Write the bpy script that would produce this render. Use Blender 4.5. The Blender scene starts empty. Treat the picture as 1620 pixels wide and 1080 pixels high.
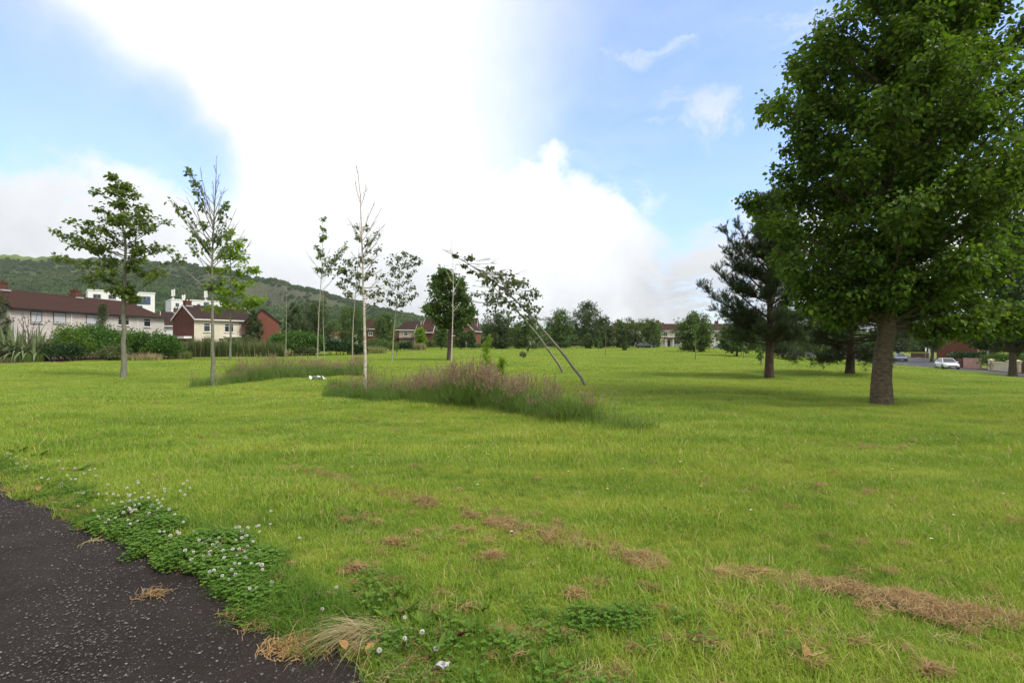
import bpy, bmesh, math, random
import numpy as np
from mathutils import Vector, Matrix
sc = bpy.context.scene
COL = sc.collection
R = math.radians
F = 800.0; CX = 810.0; CY = 540.0; EYE = 1.65
rng = np.random.default_rng(7)
random.seed(7)

# ------------------------------------------------------------------ terrain
EX = np.array([-60., -30., -5.94, -4.75, -3.65, -2.81, -2.1, -1.67, -1.13, -.67, 0.3, 3.0])
EY = np.array([36.5, 19.5, 5.87, 5.1, 4.43, 3.94, 3.5, 3.18, 2.75, 2.44, 1.75, 0.0])
def path_edge(x):
    return np.interp(x, EX, EY) + 0.05*np.sin(x*5.1) + 0.035*np.sin(x*13.7+1) + 0.02*np.sin(x*31.)
def terr(x, y):
    x = np.asarray(x, float); y = np.asarray(y, float)
    u = x - (18 + np.maximum(0, y-50)*0.35)
    t = np.clip(u/33., 0, 1)
    z = -2.1*t*t*(3-2*t)
    near = np.clip((70-np.hypot(x, y))/40., 0, 1)
    z = z + near*0.03*(np.sin(x*1.1+.6*y)+np.sin(y*.9-.4*x+2)+.6*np.sin(x*2.3+1.7*y))*.6
    d = (y-path_edge(x))*0.8
    z = z + 0.035*np.clip(d/0.25, 0, 1) - 0.0
    z = np.where(d < 0.6, z*np.clip(0.3+d/0.6*.7, 0.0, 1), z)
    return z
def tz(x, y): return float(terr(x, y))
def hit(px, py):
    """ground point under a pixel of the photograph"""
    ys = np.concatenate([np.arange(1.5, 60, .02), np.arange(60, 260, .1)])
    xs = (px-CX)/F*ys
    zr = EYE-(py-CY)/F*ys
    k = np.argmax(zr <= terr(xs, ys))
    if zr[k] > terr(xs, ys)[k]: k = len(ys)-1
    return Vector((xs[k], ys[k], tz(xs[k], ys[k])))
def atY(px, Y): return (px-CX)/F*Y
def zAt(py, Y): return EYE-(py-CY)/F*Y

# ------------------------------------------------------------------ materials
def nodes_of(name):
    m = bpy.data.materials.new(name); m.use_nodes = True
    nt = m.node_tree; nt.nodes.clear()
    return m, nt
def N(nt, typ, **kw):
    n = nt.nodes.new(typ)
    for k, v in kw.items():
        if k.startswith('i_'):
            key = k[2:]
            key = int(key) if key.isdigit() else key.replace('_', ' ')
            n.inputs[key].default_value = v
        else: setattr(n, k, v)
    return n
def ramp(nt, stops, fac):
    r = nt.nodes.new('ShaderNodeValToRGB')
    e = r.color_ramp.elements
    while len(e) < len(stops): e.new(.5)
    for k, (p, c) in enumerate(stops):
        e[k].position = p; e[k].color = (*c, 1)
    nt.links.new(fac, r.inputs[0]); return r.outputs[0]
def mixc(nt, fac, a, b, mode='MIX'):
    m = nt.nodes.new('ShaderNodeMix'); m.data_type = 'RGBA'; m.blend_type = mode
    for s, v in ((m.inputs[0], fac), (m.inputs[6], a), (m.inputs[7], b)):
        if hasattr(v, 'node'): nt.links.new(v, s)
        elif isinstance(v, (int, float)): s.default_value = v
        else: s.default_value = (*v, 1) if len(v) == 3 else v
    return m.outputs[2]
def math_(nt, op, a, b=None, c=None, clamp=False):
    m = nt.nodes.new('ShaderNodeMath'); m.operation = op; m.use_clamp = clamp
    for s, v in zip(m.inputs, (a, b, c)):
        if v is None: continue
        if hasattr(v, 'node'): nt.links.new(v, s)
        else: s.default_value = v
    return m.outputs[0]
def noise(nt, vec, scale, detail=3, rough=.55, dist=0):
    n = nt.nodes.new('ShaderNodeTexNoise')
    n.inputs['Scale'].default_value = scale; n.inputs['Detail'].default_value = detail
    n.inputs['Roughness'].default_value = rough; n.inputs['Distortion'].default_value = dist
    if vec is not None: nt.links.new(vec, n.inputs['Vector'])
    return n.outputs['Fac']
def out(nt, sh):
    o = nt.nodes.new('ShaderNodeOutputMaterial'); nt.links.new(sh, o.inputs['Surface'])
def bump(nt, h, strength, dist=.02):
    b = nt.nodes.new('ShaderNodeBump'); b.inputs['Strength'].default_value = strength; b.inputs['Distance'].default_value = dist
    nt.links.new(h, b.inputs['Height']); return b.outputs['Normal']
def princ(nt, col, rough=.6, normal=None, metal=0, spec=.5):
    p = nt.nodes.new('ShaderNodeBsdfPrincipled')
    if hasattr(col, 'node'): nt.links.new(col, p.inputs['Base Color'])
    else: p.inputs['Base Color'].default_value = (*col, 1)
    if hasattr(rough, 'node'): nt.links.new(rough, p.inputs['Roughness'])
    else: p.inputs['Roughness'].default_value = rough
    p.inputs['Metallic'].default_value = metal
    p.inputs['Specular IOR Level'].default_value = spec
    if normal is not None: nt.links.new(normal, p.inputs['Normal'])
    return p
def simple(name, col, rough=.6, var=.12, scale=3., metal=0, spec=.4, bumpy=0, bscale=40):
    m, nt = nodes_of(name)
    pos = N(nt, 'ShaderNodeTexCoord').outputs['Object']
    f = noise(nt, pos, scale, 4)
    c = ramp(nt, [(.3, tuple(v*(1-var) for v in col)), (.7, tuple(min(1, v*(1+var)) for v in col))], f)
    nm = bump(nt, noise(nt, pos, bscale, 3), bumpy) if bumpy else None
    out(nt, princ(nt, c, rough, nm, metal, spec).outputs[0]); return m
def leaf_mat(name, c1, c2, c3=None, rough=.45, trans=.35, pscale=.9, spec=.3):
    """foliage: colour varies from leaf to leaf and in broad patches; some light passes through"""
    m, nt = nodes_of(name)
    g = N(nt, 'ShaderNodeNewGeometry')
    r = g.outputs['Random Per Island']
    f = noise(nt, g.outputs['Position'], pscale, 2)
    x = math_(nt, 'ADD', math_(nt, 'MULTIPLY', r, .65), math_(nt, 'MULTIPLY', math_(nt, 'SUBTRACT', f, .32), .9), clamp=True)
    stops = [(.1, c1), (.75, c2)] + ([(1., c3)] if c3 else [])
    c = ramp(nt, stops, x)
    p = princ(nt, c, rough, spec=spec)
    t = N(nt, 'ShaderNodeBsdfTranslucent')
    tc = mixc(nt, 1., c, (1.25, 1.35, .55), 'MULTIPLY')
    nt.links.new(tc, t.inputs['Color'])
    mx = N(nt, 'ShaderNodeMixShader'); mx.inputs[0].default_value = trans
    nt.links.new(p.outputs[0], mx.inputs[1]); nt.links.new(t.outputs[0], mx.inputs[2])
    out(nt, mx.outputs[0]); return m
def bark_mat(name, c1, c2, scale=14, stretch=(1, 1, .18), strength=.6, rough=.85):
    m, nt = nodes_of(name)
    tc = N(nt, 'ShaderNodeTexCoord').outputs['Object']
    mp = N(nt, 'ShaderNodeMapping'); mp.inputs['Scale'].default_value = stretch
    nt.links.new(tc, mp.inputs['Vector'])
    f = noise(nt, mp.outputs[0], scale, 5, .65, .3)
    f2 = noise(nt, tc, 1.7, 3)
    c = ramp(nt, [(.32, c1), (.68, c2)], f)
    c = mixc(nt, math_(nt, 'MULTIPLY', f2, .45), c, tuple(.75*v+.02 for v in (c2[0]*.8, c2[1]*1.05, c2[2]*.7)))
    out(nt, princ(nt, c, rough, bump(nt, f, strength, .03), spec=.15).outputs[0]); return m

def lawn_color(nt):
    """mown lawn colours, laid out in the world so blades and ground agree"""
    pos = N(nt, 'ShaderNodeNewGeometry').outputs['Position']
    a = noise(nt, pos, .16, 4, .6, .4); b = noise(nt, pos, 1.1, 4, .6); d = noise(nt, pos, 6., 3, .6)
    mp = N(nt, 'ShaderNodeMapping'); mp.inputs['Rotation'].default_value = (0, 0, .555); mp.inputs['Scale'].default_value = (.12, 1.5, 1); nt.links.new(pos, mp.inputs[0])
    st = noise(nt, mp.outputs[0], 1., 3, .6)
    x = math_(nt, 'ADD', math_(nt, 'MULTIPLY', a, .5), math_(nt, 'ADD', math_(nt, 'MULTIPLY', b, .36), math_(nt, 'ADD', math_(nt, 'MULTIPLY', d, .26), math_(nt, 'MULTIPLY', math_(nt, 'SUBTRACT', st, .5), .6))))
    c = ramp(nt, [(.34, (.1, .205, .024)), (.51, (.225, .345, .03)), (.70, (.4, .44, .06))], x)
    dry = math_(nt, 'MULTIPLY', math_(nt, 'SUBTRACT', noise(nt, pos, 1.9, 5, .7, .3), .585), 6., clamp=True)
    return mixc(nt, math_(nt, 'MULTIPLY', dry, .7), c, (.33, .27, .1)), x
M = {}
def make_mats():
    # lawn ground
    m, nt = nodes_of('lawn_soil'); c, x = lawn_color(nt)
    pos = N(nt, 'ShaderNodeNewGeometry').outputs['Position']
    h = noise(nt, pos, 9., 5, .7)
    c = mixc(nt, math_(nt, 'MULTIPLY_ADD', noise(nt, pos, 14., 4, .7), .6, .3), c, (.075, .075, .022))
    out(nt, princ(nt, c, .9, bump(nt, h, .9, .08), spec=.1).outputs[0]); M['lawn'] = m
    # grass blades
    m, nt = nodes_of('grass_blade'); c, x = lawn_color(nt)
    g = N(nt, 'ShaderNodeNewGeometry'); at = N(nt, 'ShaderNodeAttribute', attribute_type='INSTANCER', attribute_name='tint')
    r = math_(nt, 'ADD', math_(nt, 'MULTIPLY', g.outputs['Random Per Island'], .7), math_(nt, 'MULTIPLY', at.outputs['Fac'], .3))
    c = mixc(nt, math_(nt, 'MULTIPLY', r, .65), c, (.33, .47, .06))
    c = mixc(nt, math_(nt, 'GREATER_THAN', g.outputs['Random Per Island'], .91), c, (.5, .42, .17))
    p = princ(nt, c, .5, spec=.25); t = N(nt, 'ShaderNodeBsdfTranslucent'); nt.links.new(c, t.inputs['Color'])
    mx = N(nt, 'ShaderNodeMixShader'); mx.inputs[0].default_value = .4
    nt.links.new(p.outputs[0], mx.inputs[1]); nt.links.new(t.outputs[0], mx.inputs[2]); out(nt, mx.outputs[0]); M['blade'] = m
    # asphalt
    m, nt = nodes_of('asphalt_path')
    pos = N(nt, 'ShaderNodeNewGeometry').outputs['Position']
    v = N(nt, 'ShaderNodeTexVoronoi', feature='F1'); v.inputs['Scale'].default_value = 68; v.inputs['Randomness'].default_value = 1
    nt.links.new(pos, v.inputs['Vector'])
    cell = N(nt, 'ShaderNodeSeparateColor'); nt.links.new(v.outputs['Color'], cell.inputs[0])
    size = math_(nt, 'MULTIPLY_ADD', cell.outputs[1], .34, .16)
    chip = math_(nt, 'MULTIPLY', math_(nt, 'LESS_THAN', v.outputs['Distance'], size), math_(nt, 'GREATER_THAN', cell.outputs[0], .3))
    stone = ramp(nt, [(0, (.05, .044, .042)), (.6, (.105, .098, .095)), (1., (.19, .184, .18))], cell.outputs[2])
    base = ramp(nt, [(.25, (.03, .023, .0205)), (.75, (.075, .06, .054))], noise(nt, pos, 1.6, 5, .6))
    base = mixc(nt, math_(nt, 'MULTIPLY', noise(nt, pos, 60., 3, .7), .5), base, (.028, .022, .02))
    wear = math_(nt, 'MULTIPLY', math_(nt, 'SUBTRACT', noise(nt, pos, 2.3, 3), .12), 2., clamp=True)
    c = mixc(nt, math_(nt, 'MULTIPLY', chip, wear), base, stone)
    hh = math_(nt, 'ADD', math_(nt, 'MULTIPLY', chip, .6), noise(nt, pos, 130., 3))
    out(nt, princ(nt, c, .75, bump(nt, hh, 1., .03), spec=.08).outputs[0]); M['asphalt'] = m
    M['road'] = simple('road_asphalt', (.062, .06, .062), .85, .25, .6, bumpy=.2, bscale=60)
    M['footway'] = simple('footway_concrete', (.16, .155, .15), .9, .15, .8)
    M['kerb'] = simple('kerb_stone', (.3, .29, .28), .85, .2, 2)
    M['mulch'] = simple('bark_mulch', (.085, .03, .02), .95, .5, 4, bumpy=1, bscale=12)
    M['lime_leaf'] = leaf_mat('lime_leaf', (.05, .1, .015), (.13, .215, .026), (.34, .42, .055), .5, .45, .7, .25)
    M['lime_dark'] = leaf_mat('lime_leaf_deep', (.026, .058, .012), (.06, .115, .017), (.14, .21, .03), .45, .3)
    M['maple_leaf'] = leaf_mat('maple_leaf', (.085, .125, .035), (.16, .22, .05), (.24, .3, .075), .5, .48, .9, .2)
    M['sparse_leaf'] = leaf_mat('sparse_leaf', (.08, .13, .028), (.15, .22, .045), (.21, .26, .07), .45, .35)
    M['bright_leaf'] = leaf_mat('bright_leaf', (.16, .26, .025), (.24, .35, .035), (.31, .4, .05), .5, .5, .9, .15)
    M['birch_leaf'] = leaf_mat('birch_leaf', (.075, .1, .04), (.13, .16, .065), (.18, .2, .095), .45, .3)
    M['dark_leaf'] = leaf_mat('dark_leaf', (.042, .076, .024), (.078, .125, .034), (.135, .19, .048), .5, .34)
    M['mid_leaf'] = leaf_mat('mid_leaf', (.06, .11, .024), (.105, .175, .036), (.17, .235, .052), .5, .36)
    M['pale_leaf'] = leaf_mat('pale_leaf', (.07, .12, .03), (.11, .17, .045), (.16, .21, .07), .5, .3)
    M['shrub_leaf'] = leaf_mat('shrub_leaf', (.04, .1, .018), (.085, .17, .025), (.13, .22, .035), .45, .28)
    M['shrub_light'] = leaf_mat('shrub_light', (.07, .14, .02), (.13, .22, .03), (.18, .27, .05), .5, .3)
    M['shrub_dark'] = leaf_mat('shrub_dark', (.02, .05, .016), (.04, .085, .022), (.07, .12, .03), .4, .2)
    M['pine_needle'] = leaf_mat('pine_needle', (.036, .06, .022), (.072, .105, .036), (.13, .16, .058), .5, .12)
    M['wood_leaf'] = leaf_mat('wood_leaf', (.048, .092, .028), (.09, .152, .04), (.145, .205, .055), .7, .25, .012)
    M['gorse'] = leaf_mat('hill_scrub', (.07, .11, .04), (.12, .17, .05), (.17, .21, .07), .7, .2, .02)
    M['flax_leaf'] = leaf_mat('flax_leaf', (.1, .13, .06), (.2, .24, .13), (.4, .4, .27), .35, .15)
    M['rush'] = leaf_mat('rush_blade', (.05, .085, .025), (.1, .145, .04), (.22, .21, .09), .5, .2)
    M['straw'] = leaf_mat('straw', (.24, .15, .06), (.42, .28, .12), (.56, .42, .21), .6, .15)
    M['straw_pale'] = leaf_mat('pale_straw', (.3, .24, .12), (.45, .37, .2), (.55, .47, .28), .6, .2)
    M['brown_clip'] = leaf_mat('brown_clipping', (.19, .11, .045), (.38, .25, .11), (.55, .4, .2), .7, .1)
    M['orange_clip'] = leaf_mat('orange_clipping', (.26, .14, .055), (.4, .24, .1), (.54, .36, .17), .7, .1)
    M['tall_blade'] = leaf_mat('tall_grass_blade', (.085, .155, .034), (.165, .245, .054), (.31, .33, .13), .5, .35, .6)
    M['seed_head'] = leaf_mat('seed_head', (.27, .165, .145), (.4, .27, .235), (.5, .38, .31), .7, .3)
    M['seed_pale'] = leaf_mat('seed_head_pale', (.28, .22, .12), (.38, .32, .18), (.46, .4, .25), .7, .3)
    M['clover_leaf'] = leaf_mat('clover_leaf', (.075, .16, .026), (.14, .25, .036), (.22, .32, .055), .6, .3, 6, .1)
    M['weed_leaf'] = leaf_mat('weed_leaf', (.1, .17, .03), (.16, .25, .04), (.23, .32, .06), .6, .3, 6, .12)
    M['verge_blade'] = leaf_mat('verge_blade', (.07, .16, .022), (.15, .25, .034), (.26, .34, .06), .6, .38, 4, .1)
    M['petal'] = simple('white_petal', (.72, .7, .64), .7, .1, 60)
    M['petal_brown'] = simple('withered_petal', (.32, .2, .12), .8, .25, 60)
    M['yellow'] = simple('yellow_petal', (.8, .6, .03), .5, .1)
    M['bark_lime'] = bark_mat('lime_bark', (.035, .026, .019), (.165, .122, .09), 13, (.8, .8, 1.5), 1.)
    M['bark_grey'] = bark_mat('grey_bark', (.12, .11, .09), (.27, .25, .2), 16, (1, 1, .5), .4)
    M['bark_brown'] = bark_mat('brown_bark', (.05, .036, .028), (.13, .1, .08), 14)
    M['bark_pine'] = bark_mat('pine_bark', (.035, .025, .02), (.12, .075, .055), 10, (1, 1, .35), 1.)
    M['bark_pole'] = bark_mat('pole_bark', (.22, .2, .15), (.42, .39, .3), 18, (1, 1, .4), .3)
    # white birch bark with dark marks
    m, nt = nodes_of('birch_bark')
    tc = N(nt, 'ShaderNodeTexCoord').outputs['Object']
    mp = N(nt, 'ShaderNodeMapping'); mp.inputs['Scale'].default_value = (1, 1, 3.2); nt.links.new(tc, mp.inputs[0])
    f = noise(nt, mp.outputs[0], 6., 5, .7, .4)
    c = ramp(nt, [(.34, (.06, .05, .045)), (.42, (.42, .37, .31)), (.6, (.66, .6, .53))], f)
    c = mixc(nt, math_(nt, 'MULTIPLY', noise(nt, tc, 1.1, 3), .4), c, (.36, .26, .2))
    out(nt, princ(nt, c, .75, bump(nt, f, .3, .01), spec=.2).outputs[0]); M['bark_birch'] = m
    # brick with courses
    def brick(name, c1, c2, mortar):
        m, nt = nodes_of(name)
        tc = N(nt, 'ShaderNodeTexCoord').outputs['Object']
        sx = N(nt, 'ShaderNodeSeparateXYZ'); nt.links.new(tc, sx.inputs[0])
        cb = N(nt, 'ShaderNodeCombineXYZ')
        nt.links.new(math_(nt, 'ADD', sx.outputs[0], sx.outputs[1]), cb.inputs[0]); nt.links.new(sx.outputs[2], cb.inputs[1])
        b = N(nt, 'ShaderNodeTexBrick'); b.inputs['Scale'].default_value = 1
        b.inputs['Brick Width'].default_value = .225; b.inputs['Row Height'].default_value = .075; b.inputs['Mortar Size'].default_value = .008
        b.inputs['Color1'].default_value = (*c1, 1); b.inputs['Color2'].default_value = (*c2, 1); b.inputs['Mortar'].default_value = (*mortar, 1)
        nt.links.new(cb.outputs[0], b.inputs['Vector'])
        c = mixc(nt, math_(nt, 'MULTIPLY', noise(nt, tc, .8, 4), .5), b.outputs[0], tuple(v*.7 for v in c1))
        out(nt, princ(nt, c, .9, spec=.15).outputs[0]); return m
    M['brick'] = brick('red_brick', (.115, .038, .027), (.15, .054, .038), (.14, .1, .085))
    M['brick_br'] = brick('bright_brick', (.19, .058, .038), (.23, .078, .052), (.2, .13, .105))
    # roof tiles: courses run down the slope in local z
    def tiles(name, c1, c2):
        m, nt = nodes_of(name)
        tc = N(nt, 'ShaderNodeTexCoord').outputs['Object']
        w = N(nt, 'ShaderNodeTexWave', bands_direction='Z', wave_profile='SAW'); w.inputs['Scale'].default_value = 1.9; w.inputs['Distortion'].default_value = .15
        nt.links.new(tc, w.inputs[0])
        mp = N(nt, 'ShaderNodeMapping'); mp.inputs['Scale'].default_value = (3., 3., 5.); nt.links.new(tc, mp.inputs[0])
        f = noise(nt, mp.outputs[0], 1.2, 4, .7)
        c = ramp(nt, [(.3, c1), (.7, c2)], f)
        c = mixc(nt, math_(nt, 'MULTIPLY', noise(nt, tc, .5, 4, .6), .4), c, tuple(v*.6 for v in c1))
        out(nt, princ(nt, c, .85, bump(nt, w.outputs[1], .8, .06), spec=.15).outputs[0]); return m
    M['roof_br'] = tiles('brown_tiles', (.04, .018, .013), (.075, .036, .027))
    M['roof_dk'] = tiles('dark_tiles', (.032, .02, .017), (.062, .038, .032))
    M['roof_red'] = tiles('red_tiles', (.13, .042, .026), (.19, .075, .05))
    M['render_grey'] = simple('grey_render', (.56, .52, .475), .9, .1, 1.2, bumpy=.3)
    M['render_cream'] = simple('cream_render', (.62, .57, .46), .9, .08, .9, bumpy=.3)
    M['render_pink'] = simple('pink_render', (.45, .35, .3), .9, .1, 1., bumpy=.3)
    M['render_white'] = simple('white_render', (.72, .73, .74), .9, .06, .7)
    M['white'] = simple('white_paint', (.74, .74, .72), .45, .04, 2)
    M['cream_paint'] = simple('cream_paint', (.66, .58, .42), .7, .1, 1.5)
    M['pink_paint'] = simple('pink_paint', (.52, .3, .25), .8, .12, 2)
    M['black'] = simple('black_paint', (.02, .02, .02), .5, .2)
    M['steel'] = simple('galvanised_steel', (.38, .39, .4), .45, .1, 6, metal=.7)
    M['lead'] = simple('lead_flashing', (.4, .4, .4), .6, .15, 4)
    M['glass'] = simple('window_glass', (.025, .03, .035), .06, .3, .8, spec=.8)
    M['blind'] = simple('window_blind', (.5, .52, .52), .35, .06, 2, spec=.6)
    M['bluepanel'] = simple('blue_panel', (.05, .08, .16), .5, .1)
    M['wood'] = simple('brown_fence_wood', (.12, .065, .04), .85, .25, 6)
    M['rubber'] = simple('tyre_rubber', (.018, .018, .018), .8, .2, 10)
    M['rim'] = simple('alloy_rim', (.45, .45, .46), .35, .1, metal=.8)
    M['lamp_glass'] = simple('lamp_glass', (.75, .76, .78), .1, .05, spec=.8)
    M['red_leaf'] = simple('red_leaf', (.1, .014, .014), .6, .3, 30)
    M['chip'] = simple('stone_chip', (.1, .094, .09), .8, .3, 900)
    M['chip_pale'] = simple('stone_chip_pale', (.2, .195, .188), .8, .4, 900)
    M['red_lamp'] = simple('red_lamp', (.35, .02, .015), .2, .1)
    for k, c in dict(car_white=(.78, .79, .8), car_dark=(.018, .022, .03), car_grey=(.2, .22, .24), car_blue=(.04, .17, .33), car_silver=(.32, .36, .42)).items():
        m = simple(k, c, .25, .02, 1, spec=.6); M[k] = m
        p = [n for n in m.node_tree.nodes if n.type == 'BSDF_PRINCIPLED'][0]
        p.inputs['Coat Weight'].default_value = .8; p.inputs['Coat Roughness'].default_value = .05
    # hillside
    m, nt = nodes_of('hillside')
    g = N(nt, 'ShaderNodeNewGeometry'); pos = g.outputs['Position']
    c = ramp(nt, [(.3, (.045, .075, .026)), (.5, (.072, .108, .035)), (.72, (.115, .14, .05))], noise(nt, pos, .012, 5, .6))
    c = mixc(nt, math_(nt, 'MULTIPLY', noise(nt, pos, .06, 4, .7), .5), c, (.05, .06, .028))
    rk = N(nt, 'ShaderNodeAttribute', attribute_name='rock').outputs['Fac']
    mp = N(nt, 'ShaderNodeMapping'); mp.inputs['Scale'].default_value = (.13, .13, .035); nt.links.new(pos, mp.inputs[0])
    rc = ramp(nt, [(.3, (.06, .056, .045)), (.55, (.125, .108, .092)), (.7, (.09, .105, .045))], noise(nt, mp.outputs[0], 1.2, 6, .7))
    fac = math_(nt, 'MULTIPLY', rk, math_(nt, 'MULTIPLY', math_(nt, 'SUBTRACT', noise(nt, mp.outputs[0], 1.1, 6, .7), .40), 6.), clamp=True)
    c = mixc(nt, fac, c, rc)
    fl = N(nt, 'ShaderNodeAttribute', attribute_name='field').outputs['Fac']
    c = mixc(nt, fl, c, (.16, .22, .05))
    out(nt, princ(nt, c, .95, bump(nt, noise(nt, pos, .12, 5, .7), 1., 6.), spec=.05).outputs[0]); M['hill'] = m
make_mats()

# ------------------------------------------------------------------ mesh building
class MB:
    def __init__(s): s.V = []; s.n = 0; s.Q = []; s.T = []; s.P = []
    def add(s, v, quads=None, tris=None, mi=0):
        v = np.asarray(v, np.float32).reshape(-1, 3)
        if quads is not None and len(quads): s.Q.append((np.asarray(quads, np.int32).reshape(-1, 4)+s.n, mi))
        if tris is not None and len(tris): s.T.append((np.asarray(tris, np.int32).reshape(-1, 3)+s.n, mi))
        s.V.append(v); s.n += len(v)
    def poly(s, v, mi=0):
        v = np.asarray(v, np.float32).reshape(-1, 3)
        s.P.append((np.arange(len(v), dtype=np.int32)+s.n, mi)); s.V.append(v); s.n += len(v)
    def mesh(s, name, mats, smooth=False):
        me = bpy.data.meshes.new(name)
        V = np.concatenate(s.V) if s.V else np.zeros((0, 3), np.float32)
        me.vertices.add(len(V)); me.vertices.foreach_set('co', V.ravel())
        idx, tot, mi = [], [], []
        for a, m in s.Q: idx.append(a.ravel()); tot.append(np.full(len(a), 4)); mi.append(np.full(len(a), m))
        for a, m in s.T: idx.append(a.ravel()); tot.append(np.full(len(a), 3)); mi.append(np.full(len(a), m))
        for a, m in s.P: idx.append(a); tot.append(np.array([len(a)])); mi.append(np.array([m]))
        idx = np.concatenate(idx); tot = np.concatenate(tot); mi = np.concatenate(mi)
        me.loops.add(len(idx)); me.loops.foreach_set('vertex_index', idx.astype(np.int32))
        me.polygons.add(len(tot))
        st = np.concatenate([[0], np.cumsum(tot)[:-1]]).astype(np.int32)
        me.polygons.foreach_set('loop_start', st)
        try: me.polygons.foreach_set('loop_total', tot.astype(np.int32))
        except Exception: pass
        me.polygons.foreach_set('material_index', mi.astype(np.int32))
        me.polygons.foreach_set('use_smooth', np.full(len(tot), bool(smooth)))
        for m in (mats if isinstance(mats, (list, tuple)) else [mats]): me.materials.append(m)
        me.update(calc_edges=True); me.validate()
        return me
    def obj(s, name, mats, parent=None, smooth=False, loc=None):
        o = bpy.data.objects.new(name, s.mesh(name, mats, smooth)); COL.objects.link(o)
        if parent is not None: o.parent = parent
        if loc is not None: o.location = loc
        return o
    def box(s, x0, x1, y0, y1, z0, z1, mi=0):
        v = [(x, y, z) for z in (z0, z1) for y in (y0, y1) for x in (x0, x1)]
        s.add(v, [(0, 2, 3, 1), (4, 5, 7, 6), (0, 1, 5, 4), (2, 6, 7, 3), (0, 4, 6, 2), (1, 3, 7, 5)], mi=mi)
    def tube(s, P, r, k=6, mi=0, cap=True):
        P = np.asarray(P, float); n = len(P)
        r = np.broadcast_to(np.asarray(r, float), (n,))
        T = np.gradient(P, axis=0); T /= np.linalg.norm(T, axis=1)[:, None]+1e-9
        ref = np.array([1., 0, 0]) if abs(T[:, 0]).mean() < .7 else np.array([0, 1., 0])
        A = np.cross(T, ref); A /= np.linalg.norm(A, axis=1)[:, None]+1e-9
        B = np.cross(T, A)
        an = np.arange(k)*2*np.pi/k
        ring = P[:, None, :] + r[:, None, None]*(A[:, None, :]*np.cos(an)[None, :, None]+B[:, None, :]*np.sin(an)[None, :, None])
        i = np.arange(n-1)[:, None]*k; j = np.arange(k)[None, :]; j2 = (j+1) % k
        q = np.stack([i+j, i+j2, i+k+j2, i+k+j], -1).reshape(-1, 4)
        s.add(ring.reshape(-1, 3), q, mi=mi)
        if cap and r[-1] > .004:
            s.poly(ring[-1], mi)

def empty(name, loc, rz=0.):
    o = bpy.data.objects.new(name, None); COL.objects.link(o)
    o.location = loc; o.rotation_euler = (0, 0, rz); o.empty_display_size = .3; return o
def tag(o, label=None, cat=None, group=None, kind=None):
    if label: o['label'] = label
    if cat: o['category'] = cat
    if group: o['group'] = group
    if kind: o['kind'] = kind
    return o
def copy_tree(o, parent=None):
    c = o.copy(); COL.objects.link(c); c.parent = parent
    for ch in list(o.children): copy_tree(ch, c)
    return c
def unit(v): return v/(np.linalg.norm(v, axis=-1, keepdims=True)+1e-9)

def add_leaves(mb, P, D, L, W, g, mi=0, flat=.5, fold=.18):
    """leaf blades: base point P, direction D, folded along the midrib"""
    n = len(P)
    up = np.zeros((n, 3)); up[:, 2] = 1
    Nn = unit(up*flat + g.normal(0, .6, (n, 3)))
    D = unit(D); S = unit(np.cross(D, Nn)); Nn = np.cross(S, D)
    L = np.asarray(L)[:, None]; W = np.asarray(W)[:, None]
    dr = np.array([0, 0, -1.])[None]*L*.12
    v = np.stack([P, P+.25*L*D+.46*W*S+fold*W*Nn, P+.68*L*D+.4*W*S+fold*.8*W*Nn+dr*.4, P+L*D+dr,
                  P+.68*L*D-.4*W*S+fold*.8*W*Nn+dr*.4, P+.25*L*D-.46*W*S+fold*W*Nn], 1)
    b = (np.arange(n)*6)[:, None]
    q = np.concatenate([b+np.array([[0, 1, 2, 3]]), b+np.array([[0, 3, 4, 5]])], 0)
    mb.add(v.reshape(-1, 3), q, mi=mi)
def add_blades(mb, root, az, h, lean, w, segs=3, mi=0, g=rng, droop=.5, wprof=None):
    """grass-like strips: roots (n,3), azimuth, height, lean, width"""
    n = len(root)
    d = np.stack([np.cos(az), np.sin(az), np.zeros(n)], 1)
    sa = az+np.pi/2+g.normal(0, .5, n)
    s = np.stack([np.cos(sa), np.sin(sa), np.zeros(n)], 1)
    lv = []
    for j in range(segs+1):
        t = j/segs
        c = root + d*(lean*h*(t*.35+.65*t*t))[:, None]
        c[:, 2] += h*(t - droop*np.minimum(1.4, lean)*t**2.4*.6)
        ww = (w*((1-t)**.7 if wprof is None else wprof(t)))[:, None]*.5
        if j < segs: lv += [c-s*ww, c+s*ww]
        else: lv += [c]
    k = 2*segs+1
    v = np.stack(lv, 1).reshape(-1, 3)
    b = (np.arange(n)*k)[:, None]
    if segs > 1:
        q = np.concatenate([b+np.array([[2*j, 2*j+1, 2*j+3, 2*j+2]]) for j in range(segs-1)], 0)
    else: q = None
    t_ = b+np.array([[2*segs-2, 2*segs-1, 2*segs]])
    mb.add(v, q, t_, mi=mi)
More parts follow.
